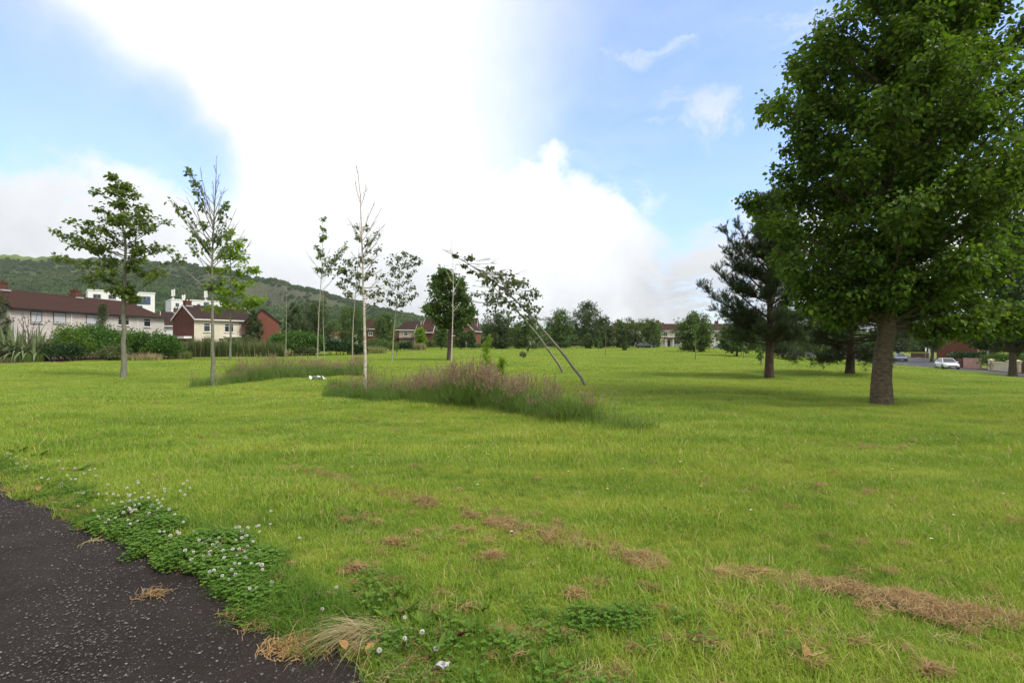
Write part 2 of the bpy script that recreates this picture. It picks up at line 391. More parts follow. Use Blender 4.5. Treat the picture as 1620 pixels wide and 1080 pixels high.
# ------------------------------------------------------------------ trees
def resample(P, n):
    P = np.asarray(P, float)
    d = np.concatenate([[0], np.cumsum(np.linalg.norm(np.diff(P, axis=0), axis=1))])
    t = np.linspace(0, d[-1], n)
    Q = np.stack([np.interp(t, d, P[:, i]) for i in range(3)], 1)
    for _ in range(2): Q[1:-1] = .25*Q[:-2]+.5*Q[1:-1]+.25*Q[2:]
    return Q
def bez(a, b, arch, g, n=8, jit=.03):
    a = np.asarray(a, float); b = np.asarray(b, float); L = np.linalg.norm(b-a)
    c = (a+b)/2+np.array([0, 0, arch*L])+g.normal(0, jit*L, 3)
    t = np.linspace(0, 1, n)[:, None]
    P = (1-t)**2*a+2*t*(1-t)*c+t*t*b
    P[1:-1] += g.normal(0, jit*L*.25, (n-2, 3)); return P
def tree(name, label, cat, base, trunk, r0, r1, pads, bark, leaf, nT=8, nL=20, leafL=.1, leafW=.07, bare=(), rise=.6, hmin=.3,
         seed=1, group=None, flat=.6, arch=-.06, limb_r=.35, spread=.12, droop=.35, flare=.35, twig_r=.008, sides=8, rz=0., fold=.18, limb_k=6):
    g = np.random.default_rng(seed)
    root = empty(name, base, rz); tag(root, label, cat, group)
    tr = resample(trunk, 18); H = tr[-1, 2]
    tt = np.linspace(0, 1, len(tr))
    rad = r0+(r1-r0)*tt**.85 + flare*r0*np.exp(-tr[:, 2]/(1.6*r0+.02))
    tr[1:-1, :2] += g.normal(0, r0*.13, (len(tr)-2, 2))
    w = MB(); tr2 = tr.copy(); tr2[0, 2] -= .15
    w.tube(tr2, rad, sides)
    lv = MB(); LP, LD, LL = [], [], []
    fine = resample(tr, 80); frad = np.interp(np.linspace(0, 1, 80), tt, rad)
    def attach(c, k):
        h = np.hypot(*(fine[:, :2]-c[:2]).T)
        cost = np.abs(fine[:, 2]-(c[2]-k*h))+.3*h
        cost[fine[:, 2] < hmin] += 50
        i = int(np.argmin(cost)); return fine[i], frad[i]
    for (c, r) in pads:
        c = np.asarray(c, float); r = np.asarray(r, float)
        p, pr = attach(c, rise*g.uniform(.7, 1.3))
        P = bez(p, c, arch, g)
        Lr = max(.006, min(pr*.6, limb_r*r0*(.4+.15*np.linalg.norm(c-p))))
        w.tube(P, np.linspace(Lr, max(.004, Lr*.3), len(P)), limb_k, cap=False)
        for _ in range(nT):
            q = P[g.integers(3, len(P))]
            e = g.normal(0, 1, 3); e = e/np.linalg.norm(e)*g.uniform(.35, 1.)**.6
            e = c+e*r
            T = bez(q, e, .06, g, 5, .06)
            w.tube(T, np.linspace(twig_r, twig_r*.35, 5), 3, cap=False)
            n = max(1, int(nL*g.uniform(.6, 1.4)))
            s = g.uniform(.15, 1., n)*4; i = np.minimum(3, s.astype(int)); f = (s-i)[:, None]
            pos = T[i]*(1-f)+T[i+1]*f + g.normal(0, spread*.5, (n, 3))*np.minimum(1, r/spread)
            d = (e-q)/(np.linalg.norm(e-q)+1e-6)*.6 + unit(pos-c)*.5 + g.normal(0, .55, (n, 3)); d[:, 2] -= droop
            LP.append(pos); LD.append(d); LL.append(leafL*g.uniform(.6, 1.25, n))
    for b in bare:
        e = np.asarray(b[0], float); k = b[1] if len(b) > 1 else 1.6
        p, pr = attach(e, k)
        P = bez(p, e, -.1, g, 8, .02)
        br = min(pr*.7, .024)
        w.tube(P, np.linspace(br, .007, 8), 4, cap=False)
        for _ in range(6):
            i = g.integers(2, 7); q = P[i]; dd = (P[i+1]-P[i]); L = np.linalg.norm(e-p)*g.uniform(.12, .28)
            e2 = q+unit(dd)*L+g.normal(0, .28*L, 3)
            w.tube(bez(q, e2, .02, g, 4), np.linspace(.008, .005, 4), 3, cap=False)
    w.obj('trunk', bark, root, smooth=True)
    if LP:
        LP = np.concatenate(LP); LD = np.concatenate(LD); LL = np.concatenate(LL)
        add_leaves(lv, LP, LD, LL, LL*leafW/leafL, g, flat=flat, fold=fold)
        lv.obj('crown', leaf, root, smooth=False)
    return root
def crown_pads(g, prof, n, size, cx=(0, 0), sq=.75, inner=.25, depth=1.):
    """pads over a crown given as (height, radius, centre offset x) stations"""
    prof = np.asarray(prof, float); z0, z1 = prof[0, 0], prof[-1, 0]
    zz = np.linspace(z0, z1, 200); rr = np.interp(zz, prof[:, 0], prof[:, 1]); ww = np.cumsum(rr+.2); ww /= ww[-1]
    out_ = []
    ga = 2.399963
    for i in range(n):
        z = np.interp((i+g.uniform(0, 1))/n, ww, zz); r = np.interp(z, prof[:, 0], prof[:, 1]); ox = np.interp(z, prof[:, 0], prof[:, 2])
        a = i*ga+g.uniform(-.4, .4)
        f = g.uniform(0, 1)**.5*(1-inner)+inner if g.random() > .18 else g.uniform(.05, .5)
        rs = size*g.uniform(.7, 1.25)
        rho = max(0, r*f*g.uniform(.88, 1.06)-rs*.45)
        out_.append(((ox+rho*np.cos(a), rho*depth*np.sin(a), z), (rs, rs, rs*sq)))
    return out_
def pxl(base_px, Y):
    """pixel -> local metres of a thing standing under base_px at depth Y"""
    s = Y/F
    return lambda x, y, d=0.: ((x-base_px[0])*s, d, (base_px[1]-y)*s)
def px_pads(L, s, lst, g, dz=1., sub=1):
    o = []
    for (x, y, rx, ry) in lst:
        for _ in range(sub):
            d = g.normal(0, .45)*dz
            o.append((L(x, y, d), (rx*s, max(rx, ry)*s*.9, ry*s)))
    return o

G = lambda s: np.random.default_rng(s)
# ---- the large lime, foreground right
b = hit(1395, 641); s = b.y/F
prof = [(2.55, 1.0, -.1), (2.9, 2.2, .2), (3.6, 2.7, .45), (4.6, 2.95, .55), (5.8, 3.1, .6), (7.2, 3.1, .65), (8.6, 2.9, .75), (9.8, 2.75, 1.0), (11, 2.5, 1.35), (12.2, 1.9, 1.6), (13., .8, 1.6)]
g = G(11); L = pxl((1395, 641), b.y)
pads = crown_pads(g, prof, 200, .8, sq=.42, inner=.35)
pads += px_pads(L, s, [(1220, 175, 16, 20), (1242, 150, 24, 24), (1265, 205, 22, 26), (1235, 330, 22, 24), (1242, 395, 24, 22), (1270, 100, 20, 18), (1300, 45, 26, 18),
        (1245, 270, 16, 20), (1275, 440, 28, 22), (1300, 470, 32, 20), (1345, 478, 30, 20), (1400, 462, 30, 22), (1450, 455, 30, 20), (1250, 235, 20, 20), (1258, 300, 24, 18),
        (1500, 480, 40, 20), (1560, 470, 40, 26), (1225, 360, 20, 20), (1235, 420, 22, 20), (1290, 490, 24, 18), (1325, 500, 30, 16), (1500, 510, 36, 18), (1450, 490, 30, 16), (1590, 500, 40, 26), (1560, 15, 40, 30), (1605, 60, 40, 30), (1620, 130, 40, 30), (1640, 20, 40, 30), (1480, 522, 30, 14), (1530, 514, 30, 14), (1575, 516, 30, 16), (1220, 300, 16, 14), (1260, 130, 18, 16), (1295, 75, 20, 16)], g, 1.)
tree('lime_tree', 'large leafy lime tree with thick ridged trunk and broad green crown', 'tree', b,
     [L(1395, 641), L(1396, 560), L(1402, 480), L(1400, 380), L(1412, 250), L(1440, 110), L(1465, -60)], .228, .05, pads, M['bark_lime'], M['lime_leaf'],
     nT=11, nL=38, leafL=.112, leafW=.1, rise=.75, hmin=2.0, seed=12, flat=.9, limb_r=.22, spread=.22, droop=.5, sides=14, flare=.22)
# ---- second lime at the right edge
b = hit(1602, 597); g = G(21); L = pxl((1602, 597), b.y); kk = b.y/23.
prof = [(1.5*kk, 1.6*kk, 0), (2.2*kk, 3.1*kk, 0), (3.6*kk, 3.6*kk, 0), (5.6*kk, 3.6*kk, 0.2), (7.5*kk, 3.*kk, .3), (9.2*kk, 1.9*kk, .3), (10.2*kk, .5*kk, .3)]
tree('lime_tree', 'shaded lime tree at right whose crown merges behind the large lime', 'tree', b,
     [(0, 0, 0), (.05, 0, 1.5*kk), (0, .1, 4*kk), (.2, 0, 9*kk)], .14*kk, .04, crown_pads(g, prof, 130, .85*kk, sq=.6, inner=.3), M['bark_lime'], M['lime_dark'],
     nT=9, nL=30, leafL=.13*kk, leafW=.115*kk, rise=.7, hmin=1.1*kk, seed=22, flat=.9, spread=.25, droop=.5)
# ---- left sycamore with tiers
b = hit(195, 597); s = b.y/F; g = G(31); L = pxl((195, 597), b.y)
T = lambda X, Y_: (60+X/4.5, 260+Y_/4.5)
tl = [(545, 105, 30, 22), (590, 140, 40, 22), (520, 160, 38, 20), (460, 215, 45, 26), (560, 210, 50, 24), (650, 210, 52, 22), (500, 270, 48, 22), (590, 290, 60, 24), (680, 280, 50, 26), (480, 335, 45, 24), (600, 345, 60, 26), (690, 350, 50, 24), (770, 330, 48, 24),
      (430, 390, 55, 26), (540, 395, 60, 26), (640, 420, 70, 26), (740, 400, 60, 24), (850, 390, 60, 24), (920, 415, 45, 22), (300, 435, 50, 24), (370, 420, 40, 20), (310, 475, 40, 20), (440, 480, 60, 26), (540, 480, 60, 30), (640, 490, 70, 28), (750, 460, 70, 26), (850, 470, 50, 20),
      (120, 480, 46, 26), (160, 490, 44, 18), (255, 540, 48, 20), (290, 575, 42, 26), (370, 590, 60, 30), (470, 600, 60, 30), (560, 560, 70, 32), (660, 570, 60, 34), (750, 590, 60, 28), (840, 570, 55, 24), (920, 590, 55, 30), (950, 650, 30, 36), (810, 630, 40, 20),
      (280, 690, 60, 26), (350, 700, 60, 30), (440, 700, 60, 28), (540, 690, 60, 30), (640, 680, 60, 32), (390, 820, 60, 20), (480, 790, 50, 22), (780, 690, 50, 24), (720, 760, 60, 26), (820, 770, 60, 30), (900, 790, 45, 28), (660, 740, 50, 24), (520, 830, 40, 14),
      (600, 930, 50, 26), (660, 900, 45, 30), (690, 960, 40, 24), (570, 900, 40, 24)]
pads = px_pads(L, s, [(*T(x, y), rx/4.5, ry/4.5*.75) for x, y, rx, ry in tl], g, 1.0)
for i in range(20):
    q = pads[g.integers(0, len(pads))]; c = q[0]; hr = abs(c[0])*.8
    pads.append(((c[0]*g.uniform(-.4, .7), g.choice([-1, 1])*g.uniform(.3, 1)*max(.5, hr), c[2]), (q[1][0], q[1][0], q[1][2])))
tree('sycamore_tree', 'sycamore with flat tiers of dark leaves on a slim grey trunk', 'tree', b,
     [(0, 0, 0), L(196, 540), L(196, 460), L(200, 390), L(190, 330), L(181, 284)], .115, .02, pads, M['bark_grey'], M['maple_leaf'],
     nT=6, nL=11, leafL=.15, leafW=.13, rise=.5, hmin=2.7, seed=32, flat=1.6, spread=.16, droop=.15, arch=.03, limb_r=.3)
# ---- half-bare ash beside it
b = hit(336, 611); s = b.y/F; g = G(41); L = pxl((336, 611), b.y)
T = lambda X, Y_: (240+X/2.842, 240+Y_/2.842)
lp = [(180, 95, 14, 12), (188, 125, 14, 14), (195, 170, 16, 22), (207, 230, 16, 10), (108, 228, 14, 12), (125, 243, 8, 6), (325, 285, 24, 16), (355, 250, 18, 12), (205, 360, 16, 14), (230, 410, 50, 22), (180, 405, 36, 18), (270, 375, 40, 26), (300, 400, 40, 24), (255, 430, 36, 20), (330, 350, 18, 18), (300, 440, 24, 20), (245, 520, 22, 18), (265, 600, 30, 14), (300, 590, 26, 12), (240, 330, 16, 14)]
pads = px_pads(L, s, [(*T(x, y), rx/2.842, ry/2.842) for x, y, rx, ry in lp], g, .45, 1)
bare = [(L(*T(x, y), g.normal(0, .4)), k) for x, y, k in [(290, 15, 3), (250, 120, 2.5), (310, 130, 2.5), (145, 200, 1.6), (155, 320, 1.3), (210, 190, 2), (345, 170, 2), (230, 160, 2.4), (330, 230, 2), (175, 330, 1.4), (270, 190, 2.6), (300, 240, 2.2), (100, 470, .9), (220, 470, 1), (378, 330, 1.4), (415, 390, 1.2), (195, 100, 2.6), (105, 225, 1.5), (360, 240, 1.6), (265, 100, 3), (280, 60, 3.2), (240, 215, 2.2), (320, 180, 2.4), (160, 250, 1.5), (185, 300, 1.5), (340, 290, 1.7), (215, 150, 2.2), (305, 100, 2.8), (140, 300, 1.3), (360, 320, 1.4), (395, 340, 1.3)]]
tree('ash_tree', 'tall half-bare young tree with leaf clusters low in its upright twigs', 'tree', b,
     [(0, 0, 0), L(337, 540), L(335, 460), L(336, 390), L(340, 320), L(342, 252)], .075, .008, pads, M['bark_grey'], M['sparse_leaf'], nT=4, nL=9,
     leafL=.13, leafW=.095, bare=bare, rise=1.5, hmin=2.6, seed=42, spread=.08, droop=.5, limb_r=.35)
# ---- bright yellow-green maple
b = hit(364, 571); s = b.y/F; g = G(51); L = pxl((364, 571), b.y)
lp = [(365, 372, 12, 10), (350, 400, 14, 12), (372, 395, 12, 12), (360, 420, 20, 12), (385, 405, 9, 12), (340, 425, 12, 8), (365, 445, 24, 10), (395, 450, 18, 6), (340, 455, 16, 8), (380, 465, 26, 10), (405, 470, 16, 5), (350, 475, 24, 9), (335, 488, 12, 6), (370, 485, 22, 8), (395, 478, 16, 5), (412, 477, 8, 4), (385, 430, 14, 8), (355, 462, 14, 8), (364, 402, 10, 12), (380, 382, 6, 9), (400, 425, 5, 4)]
pads = px_pads(L, s, lp, g, .8, 2)
tree('maple_tree', 'bright yellow-green young maple with slim trunk before the rushes', 'tree', b,
     [(0, 0, 0), L(365, 520), L(364, 450), L(366, 365)], .1, .015, pads, M['bark_grey'], M['bright_leaf'], nT=5, nL=13, leafL=.24, leafW=.19, rise=.5, hmin=3.4, seed=52, flat=1.4, spread=.2, droop=.2)
# ---- bare sapling
b = hit(452, 566); s = b.y/F; L = pxl((452, 566), b.y)
tree('bare_sapling', 'thin leafless sapling with a few upright twigs', 'tree', b, [(0, 0, 0), L(453, 500), L(453, 445)], .05, .012, [], M['bark_pole'], None,
     bare=[(L(447, 450, .2), 1.6), (L(462, 455, -.2), 1.5), (L(440, 480), 1), (L(468, 482, .2), .9), (L(457, 440), 3), (L(464, 492), .7), (L(443, 470, .3), 1.2)], hmin=2.5, seed=61)
# ---- young field trees in the middle
T = lambda X, Y_: (440+X/2.842, 260+Y_/2.842)
b = hit(502, 573); s = b.y/F; g = G(71); L = pxl((502, 573), b.y)
lp = [(203, 245, 10, 10), (205, 290, 14, 18), (200, 330, 18, 20), (215, 325, 12, 16), (175, 375, 12, 16), (180, 410, 12, 16), (200, 400, 20, 20), (220, 440, 24, 26), (245, 430, 22, 26), (270, 410, 22, 22), (290, 385, 20, 18), (305, 365, 14, 12), (210, 475, 26, 18), (245, 465, 24, 18), (180, 470, 14, 10), (280, 470, 12, 8)]
pads = px_pads(L, s, [(*T(x, y), rx/2.842, ry/2.842) for x, y, rx, ry in lp], g, .4, 2)
tree('young_tree', 'slim young tree whose leafy top leans out to one side', 'tree', b, [(0, 0, 0), L(504, 500), L(509, 430), L(511, 345)], .06, .009, pads, M['bark_pole'], M['sparse_leaf'],
     nT=4, nL=7, leafL=.17, leafW=.13, rise=1.2, hmin=3.3, seed=72, bare=[(L(484, 398), 1.2), (L(490, 420, .3), 1), (L(523, 392), 2)], spread=.12)
b = hit(513, 566); L = pxl((513, 566), b.y)
tree('young_tree', 'thin pale pole of a sapling close behind the leaning-topped young tree', 'tree', b, [(0, 0, 0), L(511, 500), L(512, 455)], .05, .012, [(L(511, 470), (.6, .5, .5)), (L(516, 490), (.5, .4, .4))], M['bark_pole'], M['birch_leaf'], nT=5, nL=8, leafL=.16, leafW=.12, hmin=2.5, seed=75)
b = hit(557, 573); s = b.y/F; g = G(81); L = pxl((557, 573), b.y)
lp = [(280, 470, 26, 16), (310, 440, 20, 20), (330, 480, 30, 30), (300, 510, 30, 16), (270, 530, 22, 10), (345, 540, 36, 24), (330, 580, 30, 14), (360, 500, 18, 24), (380, 560, 26, 20)]
pads = px_pads(L, s, [(*T(x, y), rx/2.842, ry/2.842) for x, y, rx, ry in lp], g, .7, 2)
tree('birch_tree', 'small leaning birch directly behind the bare white birch', 'tree', b, [(0, 0, 0), L(559, 500), L(566, 430), L(568, 390)], .06, .01, pads, M['bark_pole'], M['birch_leaf'], nT=5, nL=9, leafL=.17, leafW=.13, rise=.9, hmin=3., seed=82, spread=.16, droop=.7)
# ---- the white birch
b = hit(579, 628); s = b.y/F; g = G(91); L = pxl((579, 628), b.y)
lp = [(345, 280, 14, 10), (395, 280, 14, 10), (375, 330, 18, 10), (430, 330, 18, 16), (455, 370, 16, 18), (410, 350, 14, 10), (400, 420, 18, 16), (440, 430, 26, 20), (360, 440, 18, 16), (420, 480, 26, 18), (455, 500, 26, 24), (395, 500, 18, 18), (460, 560, 26, 24), (430, 560, 24, 20), (470, 600, 18, 14), (410, 580, 18, 16), (395, 390, 14, 14), (360, 400, 12, 12), (445, 310, 14, 10)]
pads = px_pads(L, s, [(*T(x, y), rx/2.842, ry/2.842) for x, y, rx, ry in lp], g, .35, 1)
bare = [(L(*T(x, y), g.normal(0, .25)), k) for x, y, k in [(352, 5, 4), (390, 85, 3.5), (345, 80, 4), (428, 160, 2.6), (458, 180, 1.9), (480, 265, 1.2), (310, 235, 1.5), (330, 285, 1.4), (395, 250, 3), (460, 330, 1.2), (340, 400, 1.6), (350, 250, 2.6), (440, 400, 1.2), (475, 540, .2), (460, 470, .6)]]
tree('birch_tree', 'white-barked birch standing in the long grass, nearly bare at its top', 'tree', b,
     [(0, 0, 0), L(578, 560), L(576, 490), L(574, 420), L(571, 330), L(566, 268)], .055, .009, pads, M['bark_birch'], M['birch_leaf'], nT=4, nL=6, leafL=.085, leafW=.065, bare=bare, rise=1.3, hmin=2.4, seed=92, spread=.06, droop=.6, flare=.15)
# ---- airy birch
b = hit(620, 571); s = b.y/F; g = G(101); L = pxl((620, 571), b.y)
lp = [(575, 400, 22, 16), (620, 420, 24, 16), (640, 430, 16, 8), (525, 410, 30, 18), (500, 440, 22, 20), (530, 460, 24, 18), (560, 440, 26, 20), (600, 440, 20, 14), (600, 480, 26, 20), (550, 500, 26, 18), (510, 490, 20, 14), (580, 520, 26, 20), (500, 530, 20, 14), (540, 540, 30, 20), (600, 550, 30, 22), (625, 580, 16, 16), (500, 570, 24, 22), (480, 600, 14, 16), (540, 590, 34, 20), (580, 600, 30, 20), (560, 630, 40, 14), (520, 620, 20, 12)]
pads = px_pads(L, s, [(*T(x, y), rx/2.842, ry/2.842) for x, y, rx, ry in lp], g, .7, 1)
tree('birch_tree', 'airy young birch with open drooping leaf sprays', 'tree', b, [(0, 0, 0), L(624, 510), L(631, 450), L(641, 398)], .06, .01, pads, M['bark_pole'], M['birch_leaf'], nT=6, nL=9, leafL=.18, leafW=.14, rise=.9, hmin=3, seed=102, spread=.16, droop=.7, bare=[(L(612, 470), .7), (L(604, 480, .3), .5)])
# ---- dark dense oak
b = hit(711, 570); s = b.y/F; g = G(111); L = pxl((711, 570), b.y)
T = lambda X, Y_: (640+X/4.153, 370+Y_/4.153)
lp = [(260, 250, 40, 26), (230, 280, 50, 40), (300, 275, 55, 40), (200, 330, 45, 40), (270, 340, 60, 50), (350, 310, 50, 40), (390, 350, 40, 46), (210, 400, 50, 40), (290, 420, 60, 50), (360, 410, 60, 50), (410, 430, 36, 50), (180, 470, 50, 40), (150, 500, 36, 30), (240, 480, 60, 50), (320, 490, 70, 50), (400, 500, 50, 40), (440, 500, 36, 40), (200, 530, 50, 36), (270, 550, 60, 40), (350, 560, 60, 40), (420, 560, 40, 30), (310, 590, 50, 24), (240, 580, 36, 24), (165, 490, 30, 26)]
pads = px_pads(L, s, [(*T(x, y), rx/4.153, ry/4.153) for x, y, rx, ry in lp], g, 1.2, 3)
tree('oak_tree', 'dark dense round-crowned tree alone on the lawn', 'tree', b, [(0, 0, 0), L(711, 540), L(712, 500), L(713, 440)], .19, .03, pads, M['bark_brown'], M['mid_leaf'], nT=8, nL=17, leafL=.22, leafW=.15, rise=.7, hmin=1.6, seed=112, spread=.25)
b = hit(714, 572); s = b.y/F; L = pxl((714, 572), b.y)
tree('birch_tree', 'bare white pole birch in front of the dark round tree', 'tree', b, [(0, 0, 0), L(716, 520), L(717, 450), L(717, 410), L(713, 372)], .058, .009, [], M['bark_birch'], None, bare=[(L(711, 385), 4), (L(722, 415, .2), 3), (L(705, 425), 2), (L(727, 440, .2), 2), (L(722, 460), 1.6), (L(728, 478), 1.4), (L(713, 368), 5)], hmin=3, seed=122, flare=.15)
# ---- the two blown-over trees
b = hit(930, 611); s = b.y/F; g = G(131); L = pxl((930, 611), b.y)
tp = [(1205, 1000), (1090, 850), (975, 703), (852, 560), (735, 434), (612, 335), (490, 240), (370, 165), (250, 100)]
lp = [(640, 270, 30, 20), (690, 270, 30, 22), (600, 310, 40, 20), (550, 300, 24, 16), (740, 310, 26, 20), (780, 310, 30, 18), (820, 350, 24, 18), (860, 390, 26, 20), (880, 410, 22, 16), (840, 440, 30, 22), (800, 420, 30, 20), (760, 350, 34, 22), (700, 340, 44, 24), (650, 350, 44, 26), (720, 390, 40, 26), (780, 470, 34, 20), (840, 490, 30, 20), (875, 500, 20, 20), (560, 400, 36, 18), (520, 330, 20, 10), (690, 460, 40, 24), (740, 500, 34, 20), (640, 430, 40, 20), (450, 165, 12, 8), (570, 220, 12, 8), (340, 155, 9, 7), (390, 215, 8, 6), (430, 250, 10, 6), (830, 560, 30, 24), (870, 550, 22, 26), (800, 740, 22, 20), (770, 790, 14, 14), (815, 700, 12, 20)]
pads = px_pads(L, s, [(*T(x, y), rx/4.153, ry/4.153) for x, y, rx, ry in lp], g, .6, 1)
bare = [(L(*T(x, y), g.normal(0, .3)), .0) for x, y in [(440, 170), (590, 190), (560, 160), (660, 240), (760, 260), (440, 440), (430, 380), (340, 200), (470, 300), (300, 110), (1010, 555)]]
tree('leaning_tree', 'blown-over birch leaning far out from the edge of the long grass', 'tree', b, [L(*T(x, y)) for x, y in tp], .06, .009, pads, M['bark_grey'], M['birch_leaf'], nT=4, nL=7, leafL=.12, leafW=.1, bare=bare, rise=-.4, hmin=.9, seed=132, spread=.1, droop=.5, flare=.1)
b = hit(893, 589); s = b.y/F; g = G(141); L = pxl((893, 589), b.y)
tp = [(1050, 908), (950, 768), (850, 630), (715, 480), (600, 365), (500, 270), (400, 215)]
lp = [(540, 270, 24, 16), (580, 290, 30, 20), (480, 400, 30, 18), (560, 430, 36, 22), (600, 460, 40, 26), (660, 520, 40, 24), (540, 520, 30, 18), (700, 550, 40, 24), (620, 400, 36, 20), (520, 470, 24, 14), (490, 260, 16, 10), (760, 550, 30, 20), (580, 360, 24, 14)]
pads = px_pads(L, s, [(*T(x, y), rx/4.153, ry/4.153) for x, y, rx, ry in lp], g, .8, 1)
tree('leaning_tree', 'second blown-over birch, further back and thinner, leaning the same way', 'tree', b, [L(*T(x, y)) for x, y in tp], .068, .01, pads, M['bark_grey'], M['birch_leaf'], nT=4, nL=7, leafL=.16, leafW=.13, rise=-.3, hmin=1.5, seed=142, spread=.14, droop=.5, flare=.1,
     bare=[(L(*T(440, 440)), .0), (L(*T(450, 340)), 0.), (L(*T(350, 180)), 0)])
# ---- pines
def pine(label, base, H, r0, branches, seed, dens=1., whorls=(), needle=.085, lean=0.):
    g = G(seed); root = empty('pine_tree', base); tag(root, label, 'tree')
    w = MB(); nd = MB()
    tr = np.array([[lean*t*H+.05*np.sin(t*5), .04*np.sin(t*4+1), t*H] for t in np.linspace(0, 1, 16)]); tr[0, 2] = -.15
    rad = r0*(1-np.linspace(0, 1, 16)**1.1)+.015; rad[0] *= 1.25
    w.tube(tr, rad, 10)
    SP, SD, SL = [], [], []
    for (z, az, Ln, el, dn) in branches:
        p = np.array([np.interp(z, tr[:, 2], tr[:, 0]), np.interp(z, tr[:, 2], tr[:, 1]), z])
        d = np.array([np.cos(az)*np.cos(el), np.sin(az)*np.cos(el), np.sin(el)])
        e = p+d*Ln
        P = bez(p, e, -.1, g, 10, .02); br = min(r0*.3, .012+.014*Ln)
        w.tube(P, np.linspace(br, .008, 10), 5, cap=False)
        nb = int(Ln*9*dens*dn)+4
        for _ in range(nb):
            t = g.uniform(.25, 1)**.8; i = min(8, int(t*9)); q = P[i]+(P[i+1]-P[i])*g.random()
            sd = unit(unit(P[i+1]-P[i])*.7+g.normal(0, .55, 3)+np.array([0, 0, .35])); sl = g.uniform(.2, .55)*(1.25-t*.6)*min(1.2, Ln*.6+.25)
            T2 = bez(q, q+sd*sl, -.1, g, 4)
            w.tube(T2, [.009, .007, .006, .004], 3, cap=False)
            m = 5
            for _ in range(m):
                u = g.uniform(.3, 1); k = min(2, int(u*3)); qq = T2[k]+(T2[k+1]-T2[k])*g.random()
                SP.append(qq); dd = unit(sd*.6+g.normal(0, .4, 3)+np.array([0, 0, .55])); SD.append(dd); SL.append(g.uniform(.1, .24))
    SP = np.array(SP); SD = np.array(SD); SL = np.array(SL); n = len(SP); K = 20
    t = g.uniform(0, 1, (n, K)); roots = SP[:, None]+SD[:, None]*(SL[:, None]*t)[..., None]
    dr = unit(SD[:, None]*.75+g.normal(0, .55, (n, K, 3))); ln = needle*g.uniform(.7, 1.3, (n, K, 1))
    sd = unit(np.cross(dr, g.normal(0, 1, (n, K, 3))))*.0065
    V = np.stack([roots-sd, roots+sd, roots+dr*ln], 2).reshape(-1, 3)
    nd.add(V, None, np.arange(len(V)).reshape(-1, 3))
    w.obj('trunk', M['bark_pine'], root, smooth=True); nd.obj('crown', M['pine_needle'], root)
    return root
b = hit(1217, 598); s = b.y/F; g = G(151)
br = []
H = (598-305)*s
for z in np.linspace(3.0, H-.5, 40):
    t = (z-3)/(H-3)
    for k in range(3):
        Ln = (1.75*(1-t)**.8+.45)*g.uniform(.6, 1.1)
        br.append((z+g.uniform(-.1, .1), g.uniform(0, 6.28), Ln, R(28+30*t)+g.normal(0, .12), 1.))
for (x1, y1, z, dn) in [(1103, 455, 2.2, 1.2), (1133, 432, 2.6, 1.2), (1150, 470, 2.2, 1.), (1165, 485, 2., 1.3), (1138, 368, 4.2, 1.), (1150, 395, 3.6, 1.), (1250, 470, 2., 1.4), (1160, 360, 4.6, 1), (1290, 480, 1.9, 1.4), (1130, 490, 1.9, 1.2), (1155, 500, 1.7, 1.6), (1190, 505, 1.6, 1.6), (1245, 505, 1.5, 1.6), (1262, 500, 1.5, 1.4), (1200, 520, 1.5, 1.2), (1220, 515, 1.4, 1.4)]:
    dx = (x1-1217)*s; dz = (598-y1)*s-z; az = math.pi if dx < 0 else 0.
    hl = abs(dx); br.append((z, az+g.normal(0, .25), math.hypot(hl, dz)*1.03, math.atan2(dz, max(.3, hl)), dn))
for k in range(26): br.append((g.uniform(1.5, 2.6), g.uniform(0, 6.28), g.uniform(1., 2.1), R(g.uniform(2, 24)), 1.5))
br += [(1.05, -.2, 1.1, R(-8), .8), (1.1, .3, .9, R(-4), .7), (.95, -.35, 1.3, R(-3), .6)]
pine('tall pine with dark ragged branches and open side limbs beside the lime', b, H, .17, br, 152, 1.6)
b = hit(1345, 593); s = b.y/F; g = G(161); br = []
H = (593-440)*s
for z in np.linspace(1.5, H, 34):
    t = (z-1.5)/(H-1.5)
    for k in range(3): br.append((z, g.uniform(0, 6.28), (2.9*(1-t*.7))*g.uniform(.6, 1.1), R(8+25*t)+g.normal(0, .12), 1.))
for k in range(12): br.append((g.uniform(.9, 1.4), g.uniform(0, 6.28), g.uniform(1., 1.9), R(g.uniform(-14, 4)), 1.))
for az in (3.0, 3.3, 0.1, -.2): br.append((.85, az, 1.7, R(-6), 1.1))
pine('low spreading pine half hidden behind the lime trunk', b, H, .2, br, 162, 1.35)
